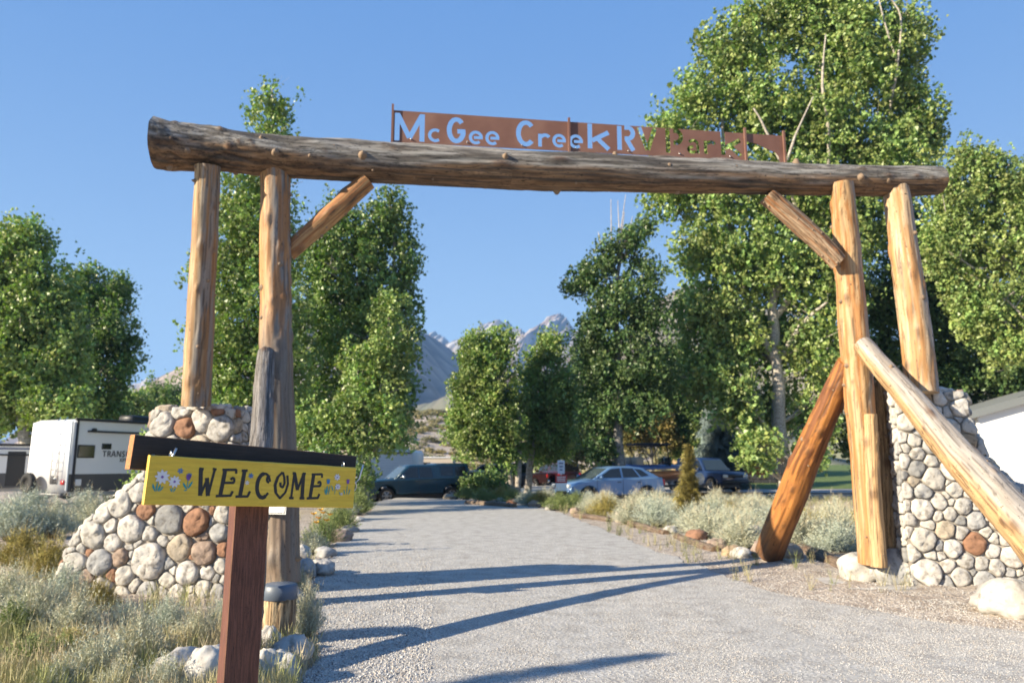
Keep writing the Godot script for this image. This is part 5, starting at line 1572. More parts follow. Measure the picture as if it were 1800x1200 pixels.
func trailer(called: String, label: String, d: float, px: float, py: float, turn: float, big: bool) -> void:
	# local x runs to the trailer's front, z towards the visible side; the corner at the rear of that side stands at the pixel
	var base := P(px, py, d); base.y = 0.0
	var root := thing(called, label, "trailer", base, turn)
	var Ln := 7.4 if big else 6.0
	var W := 2.44; var y0 := 0.52 if big else 0.5; var y1 := 3.16 if big else 2.35
	var white := mat(lin(0.74, 0.75, 0.76), 0.35); var grey := mat(lin(0.07, 0.07, 0.075), 0.4)
	var s := st()
	var keep := X
	X = Transform3D(Basis(), Vector3(0, 0, -W * 0.5))
	loft(s, pv([0.0, y0, Ln, y0 + 0.25, Ln + 0.3, y0 + 0.9, Ln + 0.25, y1 - 0.5, Ln - 0.3, y1, 0.35, y1 + 0.02, 0.05, y1 - 0.10]), W * 0.5, 0.05)
	X = keep
	build("shell", s, white, root)
	s = st(false); side_panel(s, pv([0.02, y0 + 0.02, Ln - 0.1, y0 + 0.1, Ln - 0.05, y0 + 0.66, 0.02, y0 + 0.66]), 0.0, 0, 0, [1]); build("lower_band", s, grey, root)
	# roof edge, corner moulding, awning rail
	s = st(); rbox(s, Vector3(Ln * 0.5, y1 + 0.0, 0.02), Vector3(Ln - 0.2, 0.10, 0.09), 0.02); build("roof_trim", s, M.black, root)
	s = st(); rbox(s, Vector3(0.2, (y0 + y1) * 0.5, 0.02), Vector3(0.09, y1 - y0 - 0.1, 0.07), 0.02); build("awning_arm", s, M.black, root)
	s = st(); rbox(s, Vector3(Ln * 0.52, y1 - 0.42, 0.03), Vector3(Ln - 0.9, 0.07, 0.08), 0.02); build("awning_rail", s, M.black, root)
	s = st(); rbox(s, Vector3(0.0, (y0 + y1) * 0.5, -0.01), Vector3(0.06, y1 - y0 - 0.15, 0.06), 0.01); build("corner_trim", s, mat(lin(0.55, 0.6, 0.65), 0.4), root)
	var pane := func(x: float, y: float, w: float, h: float) -> void:
		var g := st(); rbox(g, Vector3(x, y, 0.0), Vector3(w + 0.06, h + 0.06, 0.03), 0.05); var f := build("window", g, M.black, root)
		g = st(); rbox(g, Vector3(x, y, 0.012), Vector3(w, h, 0.03), 0.05); build("pane", g, M.glass, f)
	if big:
		pane.call(0.62, y0 + 1.48, 0.62, 0.42)
		pane.call(1.42, y0 + 1.68, 0.34, 0.16)
		pane.call(5.6, y0 + 1.35, 1.1, 0.6)
		s = st(); rbox(s, Vector3(0.42, y0 + 0.36, 0.0), Vector3(0.24, 0.24, 0.04), 0.03); build("service_hatch", s, white, root)
		s = st(); rbox(s, Vector3(0.85, y1 - 0.38, 0.03), Vector3(0.22, 0.16, 0.1), 0.05); build("porch_light", s, M.black, root)
		var f := SystemFont.new(); f.font_names = PackedStringArray(["Droid Sans"]); f.font_weight = 700
		for t in [["TRANSCEND", 2.16, y0 + 1.40, 0.22], ["XPLOR", 2.3, y0 + 1.17, 0.14]]:
			var tm := TextMesh.new()
			tm.text = t[0]; tm.font = f; tm.font_size = 64; tm.pixel_size = t[3] / 46.0; tm.depth = 0.004
			var o := put("lettering", tm, M.dark, root)
			o.position = Vector3(t[1], t[2], 0.008)
		s = st(); rbox(s, Vector3(3.3, y1 + 0.18, -1.0), Vector3(1.0, 0.3, 0.8), 0.08); build("air_conditioner", s, M.black, root)
		s = st(); rbox(s, Vector3(4.4, y1 + 0.2, -1.0), Vector3(1.2, 0.28, 0.7), 0.08); build("air_conditioner", s, M.black, root)
	else:
		s = st(); rbox(s, Vector3(1.65, y0 + 0.85, 0.0), Vector3(0.66, 1.45, 0.04), 0.06); build("door", s, M.black, root)
		pane.call(2.5, y0 + 1.05, 0.5, 0.5)
		s = st(); rbox(s, Vector3(Ln * 0.5, y1 - 0.16, 0.01), Vector3(Ln - 0.3, 0.06, 0.03), 0.01); build("stripe", s, mat(lin(0.05, 0.08, 0.2), 0.5), root)
	# rear wall: ladder, plate, lamps, hatch
	s = st()
	for z in [-0.42, -0.82]:
		tube(s, [Vector3(-0.10, y0 + 0.35, z), Vector3(-0.10, y1 - 0.2, z), Vector3(0.08, y1 + 0.08, z)], [0.016, 0.016, 0.016], 8)
	for k in 7:
		tube(s, [Vector3(-0.10, y0 + 0.5 + k * 0.32, -0.42), Vector3(-0.10, y0 + 0.5 + k * 0.32, -0.82)], [0.014, 0.014], 6)
	build("ladder", s, M.chrome, root)
	for z in [-0.22, -W + 0.22]:
		s = st(); rbox(s, Vector3(-0.02, y0 + 0.36, z), Vector3(0.06, 0.16, 0.2), 0.02); build("tail_light", s, M.red, root)
	s = st(); rbox(s, Vector3(-0.01, y0 + 0.45, -0.75), Vector3(0.03, 0.3, 0.42), 0.01); build("rear_hatch", s, M.dark, root)
	s = st(); rbox(s, Vector3(-0.14, 0.45, -W * 0.5), Vector3(0.14, 0.14, W), 0.03); build("bumper", s, mat(lin(0.1, 0.1, 0.105), 0.4), root)
	s = st(); rbox(s, Vector3(Ln * 0.5, 0.46, -0.14), Vector3(Ln - 0.4, 0.14, 0.1), 0.02); build("chassis_rail", s, mat(lin(0.35, 0.35, 0.36), 0.5), root)
	# spare wheel on the bumper
	var sw := Node3D.new(); sw.name = "spare_wheel"; root.add_child(sw)
	sw.position = Vector3(-0.3, 0.86, -W * 0.72); sw.rotation = Vector3(0, 0, PI / 2)
	s = st(); lathe(s, [Vector2(0.2, -0.1), Vector2(0.33, -0.1), Vector2(0.37, -0.06), Vector2(0.37, 0.06), Vector2(0.33, 0.1), Vector2(0.2, 0.1), Vector2(0.18, 0.05), Vector2(0.0, 0.05)], 22); build("tyre", s, M.rubber, sw)
	for x in [Ln * 0.46, Ln * 0.46 + 0.9]:
		for z in [-0.2, -W + 0.2]:
			wheel(root, x, z, 0.36, 0.22, M.white)
	s = st()
	tube(s, [Vector3(Ln - 0.2, 0.5, -0.5), Vector3(Ln + 1.1, 0.48, -W * 0.5)], [0.05, 0.05], 6)
	tube(s, [Vector3(Ln - 0.2, 0.5, -W + 0.5), Vector3(Ln + 1.1, 0.48, -W * 0.5)], [0.05, 0.05], 6)
	build("tow_frame", s, M.dark, root)

func motorhome() -> void:
	# pale trailer with roof gear behind the green pickup; only its upper rear shows
	var base := P(735, 862, 46.0); base.y = -0.25
	var root := thing("travel_trailer", "pale grey ribbed trailer with white roof gear, behind the green pickup", "trailer", base, deg_to_rad(180.0 - 8.0))
	var s := st()
	var skin := mat(lin(0.72, 0.73, 0.75), 0.45)
	loft(s, pv([0.0, 0.5, 7.5, 0.5, 7.7, 1.2, 7.5, 2.55, 0.15, 2.6, 0.0, 2.4]), 1.2, 0.06)
	build("shell", s, skin, root)
	s = st(false)
	for k in 12: box(s, Vector3(3.7, 0.8 + k * 0.15, -1.205), Vector3(7.3, 0.012, 0.02))
	build("ribs", s, mat(lin(0.42, 0.44, 0.48), 0.5), root)
	s = st(); rbox(s, Vector3(3.7, 2.44, -1.21), Vector3(7.2, 0.12, 0.05), 0.02); build("awning", s, mat(lin(0.12, 0.12, 0.14), 0.6), root)
	s = st(); rbox(s, Vector3(4.0, 2.08, -1.21), Vector3(2.4, 0.07, 0.02), 0.01); build("stripe", s, M.dark, root)
	s = st(); rbox(s, Vector3(0.05, 1.6, -0.3), Vector3(0.2, 1.9, 1.7), 0.1); build("end_cap", s, M.white, root)
	s = st(); rbox(s, Vector3(2.9, 2.80, 0), Vector3(2.6, 0.38, 1.6), 0.06); build("roof_box", s, M.sheet, root)
	s = st(); rbox(s, Vector3(1.2, 2.72, 0.2), Vector3(0.9, 0.3, 0.8), 0.1); build("air_conditioner", s, M.white, root)
	s = st(); lathe(s, [Vector2(0.32, -0.1), Vector2(0.32, 0.12), Vector2(0.2, 0.3), Vector2(0, 0.36)], 14, Vector3(4.2, 3.05, 0)); build("roof_dome", s, M.white, root)
	s = st(); rbox(s, Vector3(3.3, 3.05, 0.1), Vector3(0.7, 0.4, 0.6), 0.06); build("roof_vent", s, M.white, root)
	for x in [3.4, 4.3]:
		for z in [-1.0, 1.0]: wheel(root, x, z, 0.36, 0.22, M.white)
	# the folding trailer further right
	base = P(800, 862, 54.0); base.y = -0.25
	root = thing("travel_trailer", "low beige trailer with a dark roof edge behind the pickup's canopy", "trailer", base, PI)
	s = st(); loft(s, pv([0.0, 0.5, 4.2, 0.5, 4.4, 1.0, 4.2, 2.15, 0.1, 2.2]), 1.1, 0.05); build("shell", s, mat(lin(0.48, 0.42, 0.35), 0.5), root)
	s = st(); rbox(s, Vector3(2.1, 2.24, 0), Vector3(4.3, 0.1, 2.3), 0.03); build("roof", s, M.sheet, root)
	s = st(); rbox(s, Vector3(2.4, 1.7, -1.1), Vector3(1.4, 0.4, 0.03), 0.01); build("window", s, M.glass, root)
	for x in [1.8, 2.6]:
		for z in [-0.95, 0.95]: wheel(root, x, z, 0.33, 0.2, M.white)

func boat() -> void:
	var base := P(1150, 862, 36.0); base.y = 0.0
	var root := thing("motor_boat", "copper and blue motor boat with a black canopy, on a trailer behind the blue car", "boat", base, deg_to_rad(14.0))
	var copper := paint_mat(lin(0.42, 0.17, 0.075)); var blue := paint_mat(lin(0.06, 0.15, 0.42))
	# hull sections along x (bow at +x)
	for part in [["hull", 0.55, 1.15, copper, 1.0], ["deck", 1.15, 1.5, blue, 0.94]]:
		var s := st()
		var rows := []
		for i in 13:
			var t := i / 12.0
			var x := lerpf(-1.9, 2.1, t)
			var w: float = 0.95 * part[4] * (1.0 - pow(maxf(0.0, t - 0.35) / 0.65, 2.2) * 0.96)
			var keel: float = part[1] + (0.45 * pow(t, 3.0) if part[0] == "hull" else 0.03 + 0.12 * t)
			var top_: float = part[2] + 0.10 * t - (0.0 if part[0] == "hull" else 0.10 * t)
			if part[0] == "hull": rows.append([Vector3(x, keel, 0), Vector3(x, keel + 0.15, w * 0.6), Vector3(x, top_, w), Vector3(x, top_, -w), Vector3(x, keel + 0.15, -w * 0.6)])
			else: rows.append([Vector3(x, keel + 0.06, w), Vector3(x, top_, w * 0.82), Vector3(x, top_ + 0.02, 0), Vector3(x, top_, -w * 0.82), Vector3(x, keel + 0.06, -w)])
		for i in 12:
			var ctr := Vector3((rows[i][0].x + rows[i + 1][0].x) * 0.5, (part[1] + part[2]) * 0.5 + 0.1, 0)
			for k in 5:
				quad(s, rows[i][k], rows[i][(k + 1) % 5], rows[i + 1][(k + 1) % 5], rows[i + 1][k], ctr)
		for e in [0, 12]:
			for k in [1, 2, 3]: tri(s, rows[e][0], rows[e][k], rows[e][(k + 1) % 5], Vector3(0, 1, 0))
		build(part[0], s, part[3], root)
	var s := st()
	for z in [-0.75, 0.75]:
		tube(s, [Vector3(-0.5, 1.4, z), Vector3(-0.9, 2.35, z * 0.9), Vector3(0.4, 2.4, z * 0.9), Vector3(0.5, 1.45, z)], [0.03, 0.03, 0.03, 0.03], 8)
	build("tower", s, M.black, root)
	s = st(); rbox(s, Vector3(-0.25, 2.46, 0), Vector3(1.7, 0.09, 1.6), 0.04); build("canopy", s, M.black, root)
	s = st(); rbox(s, Vector3(0.6, 1.66, 0), Vector3(0.08, 0.36, 1.3), 0.02); build("windscreen", s, M.windshield, root)
	s = st(); rbox(s, Vector3(-2.05, 1.2, 0), Vector3(0.35, 0.9, 0.4), 0.1); build("outboard_motor", s, M.black, root)
	for z in [-0.45, 0.45]:
		s = st(); rbox(s, Vector3(-1.0, 1.62, z), Vector3(0.45, 0.5, 0.5), 0.08); build("seat", s, mat(lin(0.5, 0.42, 0.34), 0.7), root)
	s = st(); rbox(s, Vector3(0.3, 0.5, 0), Vector3(4.6, 0.12, 0.2), 0.03); build("trailer_frame", s, M.dark, root)
	for z in [-0.95, 0.95]: wheel(root, -0.4, z, 0.33, 0.2, M.white)
	s = st(); lathe(s, [Vector2(0.12, -0.08), Vector2(0.26, -0.08), Vector2(0.3, 0), Vector2(0.26, 0.08), Vector2(0.0, 0.08)], 18, Vector3(2.25, 0.85, 0.25), Basis(Vector3.RIGHT, PI / 2)); build("spare_wheel", s, M.sheet, root)

# ---------- signs, fence, buildings, tent ----------
func make_far_things() -> void:
	# no parking sign
	var base := G(987, 889)
	var root := thing("no_parking_sign", "no parking sign of three plates, blue and white, red, white, on a timber post", "sign", base, deg_to_rad(4.0))
	var s := st(false)
	box(s, Vector3(0, 0.26, 0), Vector3(0.36, 0.58, 0.3)); build("timber_post", s, mat(lin(0.05, 0.04, 0.03), 0.9), root)
	s = st(); rbox(s, Vector3(0, 0.95, -0.02), Vector3(0.06, 1.5, 0.05), 0.01); build("steel_post", s, M.sheet, root)
	var red := mat(lin(0.34, 0.025, 0.025), 0.5)
	s = st(); rbox(s, Vector3(0, 1.43, 0.02), Vector3(0.27, 0.50, 0.012), 0.004); var p1 := build("plate", s, mat(lin(0.45, 0.52, 0.62), 0.5), root)
	s = st(); rbox(s, Vector3(0, 0.99, 0.02), Vector3(0.44, 0.30, 0.012), 0.004); var p2 := build("plate", s, red, root)
	s = st(); rbox(s, Vector3(0, 0.68, 0.02), Vector3(0.42, 0.31, 0.012), 0.004); build("plate", s, M.white, root)
	s = st(false)
	for k in [[0.14, 0.12], [0.02, 0.10], [-0.10, 0.06]]: box(s, Vector3(0.0, 1.43 + k[0], 0.028), Vector3(k[1] + 0.04, 0.05, 0.004))
	build("print", s, mat(lin(0.04, 0.06, 0.15), 0.5), p1)
	s = st(false)
	for k in [0.07, 0.0, -0.07]: box(s, Vector3(0, 0.99 + k, 0.028), Vector3(0.32, 0.026, 0.004))
	build("print", s, M.white, p2)
	# small white plate on the inner left post
	var pp := P(478, 884, 8.30)
	root = thing("small_sign", "small white rounded plate with a black border on the inner left post", "sign", pp, deg_to_rad(-16.0))
	s = st(); rbox(s, Vector3.ZERO, Vector3(0.36, 0.24, 0.006), 0.004); build("plate", s, M.white, root)
	s = st(false)
	for k in [[0, 0.105, 0.33, 0.008], [0, -0.105, 0.33, 0.008], [0.165, 0, 0.008, 0.202], [-0.165, 0, 0.008, 0.202]]: box(s, Vector3(k[0], k[1], 0.0038), Vector3(k[2], k[3], 0.002))
	build("border", s, M.black, root)
	# log stub with a grey cap
	base = G(487, 1133)
	root = thing("log_stub", "short upright log with a blue grey cap behind the reddish post", "log stub", base)
	var h := P(487, 1032, -base.z).y
	var lk := {"fresh": Color(0.60, 0.45, 0.28), "grey": Color(0.42, 0.31, 0.20), "dir": Vector3(-0.8, 0, 0.8), "bias": 0.3, "stain": Color(0.18, 0.11, 0.06)}
	var o := put("log", log_shape([Vector3(0, -0.1, 0), Vector3(0, h * 0.5, 0), Vector3(0, h, 0)], [0.145, 0.14, 0.136], lk, 55), M.log, root)
	s = st(); lathe(s, [Vector2(0, h + 0.03), Vector2(0.136, h + 0.03), Vector2(0.148, h + 0.02), Vector2(0.152, h - 0.09), Vector2(0.146, h - 0.095)], 26); build("cap", s, mat(lin(0.10, 0.125, 0.17), 0.45), root)
	# orange tent
	base = P(1040, 858, 40.0); base.y = -0.1
	root = thing("ridge_tent", "bright orange sloping tent behind the blue car's bonnet", "tent", base, deg_to_rad(10.0))
	s = st(false)
	loft(s, pv([-0.7, 0.0, 0.7, 0.0, 0.75, 1.55, 0.45, 1.6]), 1.0, 0.03); build("canvas", s, mat(lin(0.75, 0.28, 0.05), 0.8), root)
	# green bin store
	base = P(824, 850, 44.0); base.y = -0.25
	root = thing("bin_shed", "dark green box with a pale slanted lid, right of the green pickup", "bin", base)
	s = st(); rbox(s, Vector3(0, 0.75, 0), Vector3(1.7, 1.1, 1.1), 0.03); build("box", s, mat(lin(0.02, 0.045, 0.035), 0.6), root)
	s = st(); rbox(s, Vector3(-0.42, 0.8, 0.56), Vector3(0.6, 0.8, 0.02), 0.01); build("panel", s, mat(lin(0.16, 0.075, 0.05), 0.7), root)
	s = st(); rbox(s, Vector3(0, 1.36, 0), Vector3(1.85, 0.12, 1.25), 0.03); build("lid", s, mat(lin(0.42, 0.45, 0.40), 0.6), root)
	s = st(); rbox(s, Vector3(-0.3, 0.12, 0.7), Vector3(1.1, 0.24, 0.5), 0.03); build("step", s, M.concrete, root)
	# orange picket fence
	base = P(1308, 840, 52.0); base.y = 0.5
	root = thing("picket_fence", "orange timber fence behind the low dark wall, right of the dark blue pickup", "fence", base)
	var fm := mat(lin(0.42, 0.14, 0.03), 0.8); var fm2 := mat(lin(0.34, 0.11, 0.025), 0.8)
	for i in 18:
		s = st(false)
		box(s, Vector3(-1.8 + i * 0.2, 0.42 + 0.03 * rng.randfn(), 0.01 * rng.randfn()), Vector3(0.17, 0.85, 0.03)); build("picket", s, fm if i % 3 else fm2, root)
	s = st(false); box(s, Vector3(-0.1, 0.6, -0.05), Vector3(3.6, 0.09, 0.05)); build("rail", s, fm2, root)
	# low dark wall
	base = P(1335, 856, 50.0); base.y = 0.0
	root = thing("retaining_wall", "low dark block wall under the orange fence", "wall", base)
	for r in 3:
		for i in 10:
			s = st(false); rbox(s, Vector3(-2.5 + i * 0.52 + (0.26 if r % 2 else 0.0), 0.14 + r * 0.27, 0.02 * rng.randfn()), Vector3(0.50, 0.25, 0.4), 0.02); build("block", s, mat(lin(0.05, 0.052, 0.06) * 1.0, 0.9) if i == 0 and r == 0 else M.dark, root)
	# tan cabin half hidden by leaves
	base = P(1268, 850, 60.0); base.y = 0.2
	root = thing("tan_cabin", "tan cabin with a dark roof, mostly hidden behind the blue-grey spruce", "cabin", base, deg_to_rad(-14.0))
	s = st(false); box(s, Vector3(0, 1.5, 0), Vector3(7.5, 3.0, 5.0)); build("wall", s, mat(lin(0.52, 0.36, 0.20), 0.85), root)
	s = st(false); loft(s, pv([-4.2, 2.9, 4.2, 2.9, 0, 4.4]), 2.9, 0.03); build("roof", s, M.dark, root)
	for x in [-2.2, 1.8]:
		s = st(false); box(s, Vector3(x, 1.7, 2.52), Vector3(1.2, 1.1, 0.06)); var wf := build("window", s, M.white, root)
		s = st(false); box(s, Vector3(x, 1.7, 2.56), Vector3(1.05, 0.95, 0.02)); build("pane", s, M.glass, wf)
	# white building at the right edge
	base = P(1724, 805, 30.0); var top := P(1724, 722, 30.0).y
	base.y = 0.0
	root = thing("white_building", "plain white building with a grey pitched roof edge at the right", "building", base, deg_to_rad(-12.0))
	var WL := 9.0
	s = st(false)
	loft(s, pv([0.0, 0.0, WL, 0.0, WL, top, 4.3, top + 1.25, 0.0, top]), 3.5, 0.02)
	X = Transform3D.IDENTITY
	var wl := build("wall", s, mat(lin(0.80, 0.80, 0.79), 0.8), root)
	wl.position = Vector3(0.05, 0, -3.5)
	for sd in [[-0.25, 4.3, top - 0.02, top + 1.30], [4.3, WL + 0.25, top + 1.30, top - 0.02]]:
		s = st(false)
		var a := Vector3(sd[0], sd[2], 0.3); var b := Vector3(sd[1], sd[3], 0.3)
		var dn := Vector3(0, -0.30, 0); var bk := Vector3(0, 0, -7.6)
		quad(s, a, b, b + dn, a + dn, a.lerp(b, 0.5) - Vector3(0, 0.15, 3.8)); quad(s, a, b, b + bk, a + bk, a.lerp(b, 0.5) - Vector3(0, 0.15, 3.8)); quad(s, a + dn, b + dn, b + bk + dn, a + bk + dn, a.lerp(b, 0.5) - Vector3(0, 0.15, 3.8)); quad(s, a, a + dn, a + bk + dn, a + bk, b)
		build("roof", s, mat(lin(0.16, 0.175, 0.18), 0.7), root)
	s = st(false); box(s, Vector3(4.5, 0.25, 0.06), Vector3(9.0, 0.5, 0.05)); build("plinth", s, M.dark, root)
	s = st(); rbox(s, Vector3(0.75, 0.75, 0.35), Vector3(0.3, 0.5, 0.3), 0.03); tag(build("gas_bottle", s, mat(lin(0.7, 0.45, 0.03), 0.5)), "small yellow and white gas bottle by the white building's corner", "gas bottle")
	var gb := get_node("gas_bottle"); gb.position = base

# ---------- rocks and kerb ----------
func rock(label: String, at: Vector3, size: Vector3, tone: int, seed_: int, group := "") -> void:
	var o := put("boulder", rock_mesh(seed_, 0.22, 20, 13), M.stones[tone])
	o.position = at + Vector3(0, size.y * 0.55, 0)
	o.scale = size
	o.rotation = Vector3(0, seed_ * 1.3, 0.0)
	tag(o, label, "rock", group)

func make_rocks() -> void:
	rock("large pale rounded boulder under the inner right post, left of the grey one", G(1512, 1022), Vector3(0.30, 0.24, 0.27), 0, 1)
	rock("large pale grey angular boulder under the stub post", G(1580, 1028), Vector3(0.36, 0.29, 0.28), 3, 2)
	rock("pale rounded boulder at the right pillar's front corner", G(1657, 1024), Vector3(0.34, 0.25, 0.26), 0, 3)
	rock("small cream rock wedged between the two boulders under the post", G(1548, 1010), Vector3(0.16, 0.20, 0.16), 2, 4)
	rock("big white boulder alone on the gravel at the right edge", G(1785, 1080), Vector3(0.42, 0.22, 0.34), 0, 5)
	rock("white rock on the far side of the orange brown log's foot", G(1325, 962), Vector3(0.24, 0.26, 0.24), 2, 6)
	rock("small white rock left of the orange brown log's foot", G(1304, 982), Vector3(0.17, 0.12, 0.15), 0, 7)
	rock("dark brown rock against the orange brown log's foot", G(1345, 980), Vector3(0.26, 0.19, 0.22), 8, 8)
	rock("tan rounded rock right of the orange brown log's foot", G(1384, 984), Vector3(0.29, 0.17, 0.22), 4, 9)
	rock("grey boulder at the photo's bottom left of the reddish post", G(318, 1210), Vector3(0.20, 0.17, 0.18), 1, 10)
	rock("tan white boulder touching the reddish post's left side", G(362, 1225), Vector3(0.16, 0.22, 0.18), 0, 11)
	rock("pointed white rock in front of the capped log stub", G(471, 1150), Vector3(0.12, 0.14, 0.12), 2, 12)
	rock("broad pale boulder right of the reddish post, nearest the gravel", G(510, 1172), Vector3(0.20, 0.15, 0.16), 1, 13)
	rock("pale boulder low beside the reddish post's right side", G(490, 1202), Vector3(0.16, 0.14, 0.14), 0, 14)
	rock("small pale rock squeezed against the reddish post", G(464, 1205), Vector3(0.12, 0.16, 0.12), 0, 15)
	rock("light grey rock at the gravel's edge past the left post", G(566, 1010), Vector3(0.26, 0.14, 0.2), 1, 16)
	rock("bluish grey rock between the left post and the light grey rock", G(533, 1016), Vector3(0.17, 0.17, 0.17), 3, 17)
	rock("cream rock behind the bluish grey rock by the left post", G(531, 985), Vector3(0.17, 0.15, 0.15), 0, 18)
	rock("flat grey stone footing under the inner left post", P(497, 1034, 8.55) * Vector3(1, 0, 1), Vector3(0.27, 0.15, 0.24), 3, 19)
	# kerb stones down both sides of the road
	var left := [[614, 936, 0.2, 7], [597, 951, 0.26, 8], [630, 917, 0.16, 0], [571, 978, 0.19, 3]]
	var left_names := ["dark grey kerb stone in the middle of the flower bed's edge", "broad brown kerb stone at the flower bed's near end", "small white kerb stone at the flower bed's far end", "bluish kerb stone nearest the left post"]
	for k in left.size():
		rock(left_names[k], G(left[k][0], left[k][1]), Vector3(left[k][2], left[k][2] * 0.55, left[k][2]), left[k][3], 30 + k, "kerb stones along the road")
	var right := [[1075, 911, 0.22, 0], [1098, 917, 0.3, 4], [1180, 938, 0.2, 0], [1012, 903, 0.2, 8], [970, 896, 0.22, 1], [940, 891, 0.25, 8], [900, 886, 0.22, 6], [880, 882, 0.2, 3], [1225, 952, 0.26, 6], [790, 877, 0.28, 4], [1262, 967, 0.22, 8], [1290, 978, 0.2, 5]]
	var right_names := ["white kerb stone between the two far kerb logs", "long tan kerb stone left of the middle kerb log", "whitish kerb stone between the middle and the near kerb logs", "brown kerb stone just right of the no parking sign's foot", "grey kerb stone left of the no parking sign's foot", "big brown kerb stone under the right hand round tree", "rust brown kerb stone under the left hand round tree", "grey kerb stone by the dark shaded kerb log", "rust red kerb stone beside the near kerb log", "tan stone behind the green pickup's rear wheel", "brown kerb stone at the near kerb log's right end", "rust coloured kerb stone left of the small white rock"]
	for k in right.size():
		rock(right_names[k], G(right[k][0], right[k][1]), Vector3(right[k][2], right[k][2] * 0.6, right[k][2]), right[k][3], 50 + k, "kerb stones along the road")
	# lying kerb logs
	var lk := {"fresh": Color(0.22, 0.165, 0.125), "grey": Color(0.19, 0.14, 0.11), "dir": Vector3(-0.3, 1, 0.2), "end": Color(0.2, 0.13, 0.08)}
	var ends := [[[1408, 966], [1494, 1000], 0.11, "long brown log lying right of the tan rock"], [[1010, 906], [1072, 914], 0.085, "brown log kerb nearest the no parking sign"], [[1108, 921], [1172, 938], 0.085, "brown log kerb in the middle of the right roadside"], [[1190, 944], [1258, 968], 0.09, "brown log kerb closest to the leaning orange brown log"], [[820, 884], [905, 890], 0.11, "dark log kerb in shade under the round trees"]]
	for k in ends.size():
		var a := G(ends[k][0][0], ends[k][0][1], 0.04); var b := G(ends[k][1][0], ends[k][1][1], 0.04)
		var o := put("kerb_log", log_shape([a, a.lerp(b, 0.5), b], [ends[k][2], ends[k][2] * 1.05, ends[k][2] * 0.9], lk, 70 + k), M.log)
		tag(o, ends[k][3], "log", "logs lying along the roadside")

# ---------- bushes ----------
func sage_proto(called: String, leafy: Color, stalk: Color, n: int, stalks: int, seed_: int, blade: float) -> Node3D:
	var g := RandomNumberGenerator.new(); g.seed = seed_
	var root := Node3D.new()
	root.name = numbered(called)
	add_child(root)
	var s := st(false); var w := st(false)
	for i in n:
		var a := g.randf() * TAU; var spread := pow(g.randf(), 0.7)
		var out := Vector3(cos(a), 0, sin(a))
		var lump := 0.8 + 0.35 * noise.get_noise_2d(cos(a) * 1.7 + seed_, sin(a) * 1.7)
		var tip := out * spread * 0.85 * lump + Vector3(0, lerpf(1.0, 0.30, spread * spread) * g.randf_range(0.72, 1.05) * lump, 0)
		var root_p := out * 0.12 * g.randf()
		var isst := i < stalks
		if isst: tip.y *= g.randf_range(1.15, 1.38)
		var bend := tip.lerp(root_p, 0.45) + Vector3(g.randfn(), 0, g.randfn()) * 0.05
		var prev := root_p
		if i % 4 == 0:
			tri(w, root_p + Vector3(0.012, 0, 0), root_p - Vector3(0.012, 0, 0), bend, root_p - Vector3(0, 0, 1))
		var segs := 12 if isst else 10
		for k in segs:
			var f := lerpf(0.30, 1.0, float(k) / (segs - 1))
			var p := root_p.lerp(bend, f * 2.0) if f < 0.5 else bend.lerp(tip, f * 2.0 - 1.0)
			var up := (tip - bend).normalized()
			var d := (up * ((3.2 if f > 0.5 else 1.6) if isst else 1.0) + Vector3(g.randfn(), g.randfn() * 0.6, g.randfn()) * 0.75).normalized()
			var L := blade * g.randf_range(0.7, 1.3) * ((1.8 if f > 0.5 else 0.8) if isst else 1.1)
			var sd := d.cross(Vector3(g.randfn(), g.randfn(), g.randfn())).normalized() * L * ((0.05 if f > 0.5 else 0.13) if isst else 0.17)
			var c := leafy
			if isst and f > 0.45: c = stalk
			c = c * g.randf_range(0.75, 1.25)
			s.set_color(c)
			s.add_vertex(p - sd * 0.5); s.add_vertex(p + d * L); s.add_vertex(p + sd * 0.5)
			if not isst:
				var d2 := (d + Vector3(g.randfn(), g.randfn(), g.randfn()) * 0.5).normalized()
				s.add_vertex(p + sd * 0.4); s.add_vertex(p + d2 * L * 0.8 + sd); s.add_vertex(p + sd * 1.4)
	build("stems", w, M.bark_grey, root)
	build("foliage", s, M.sage, root)
	return root

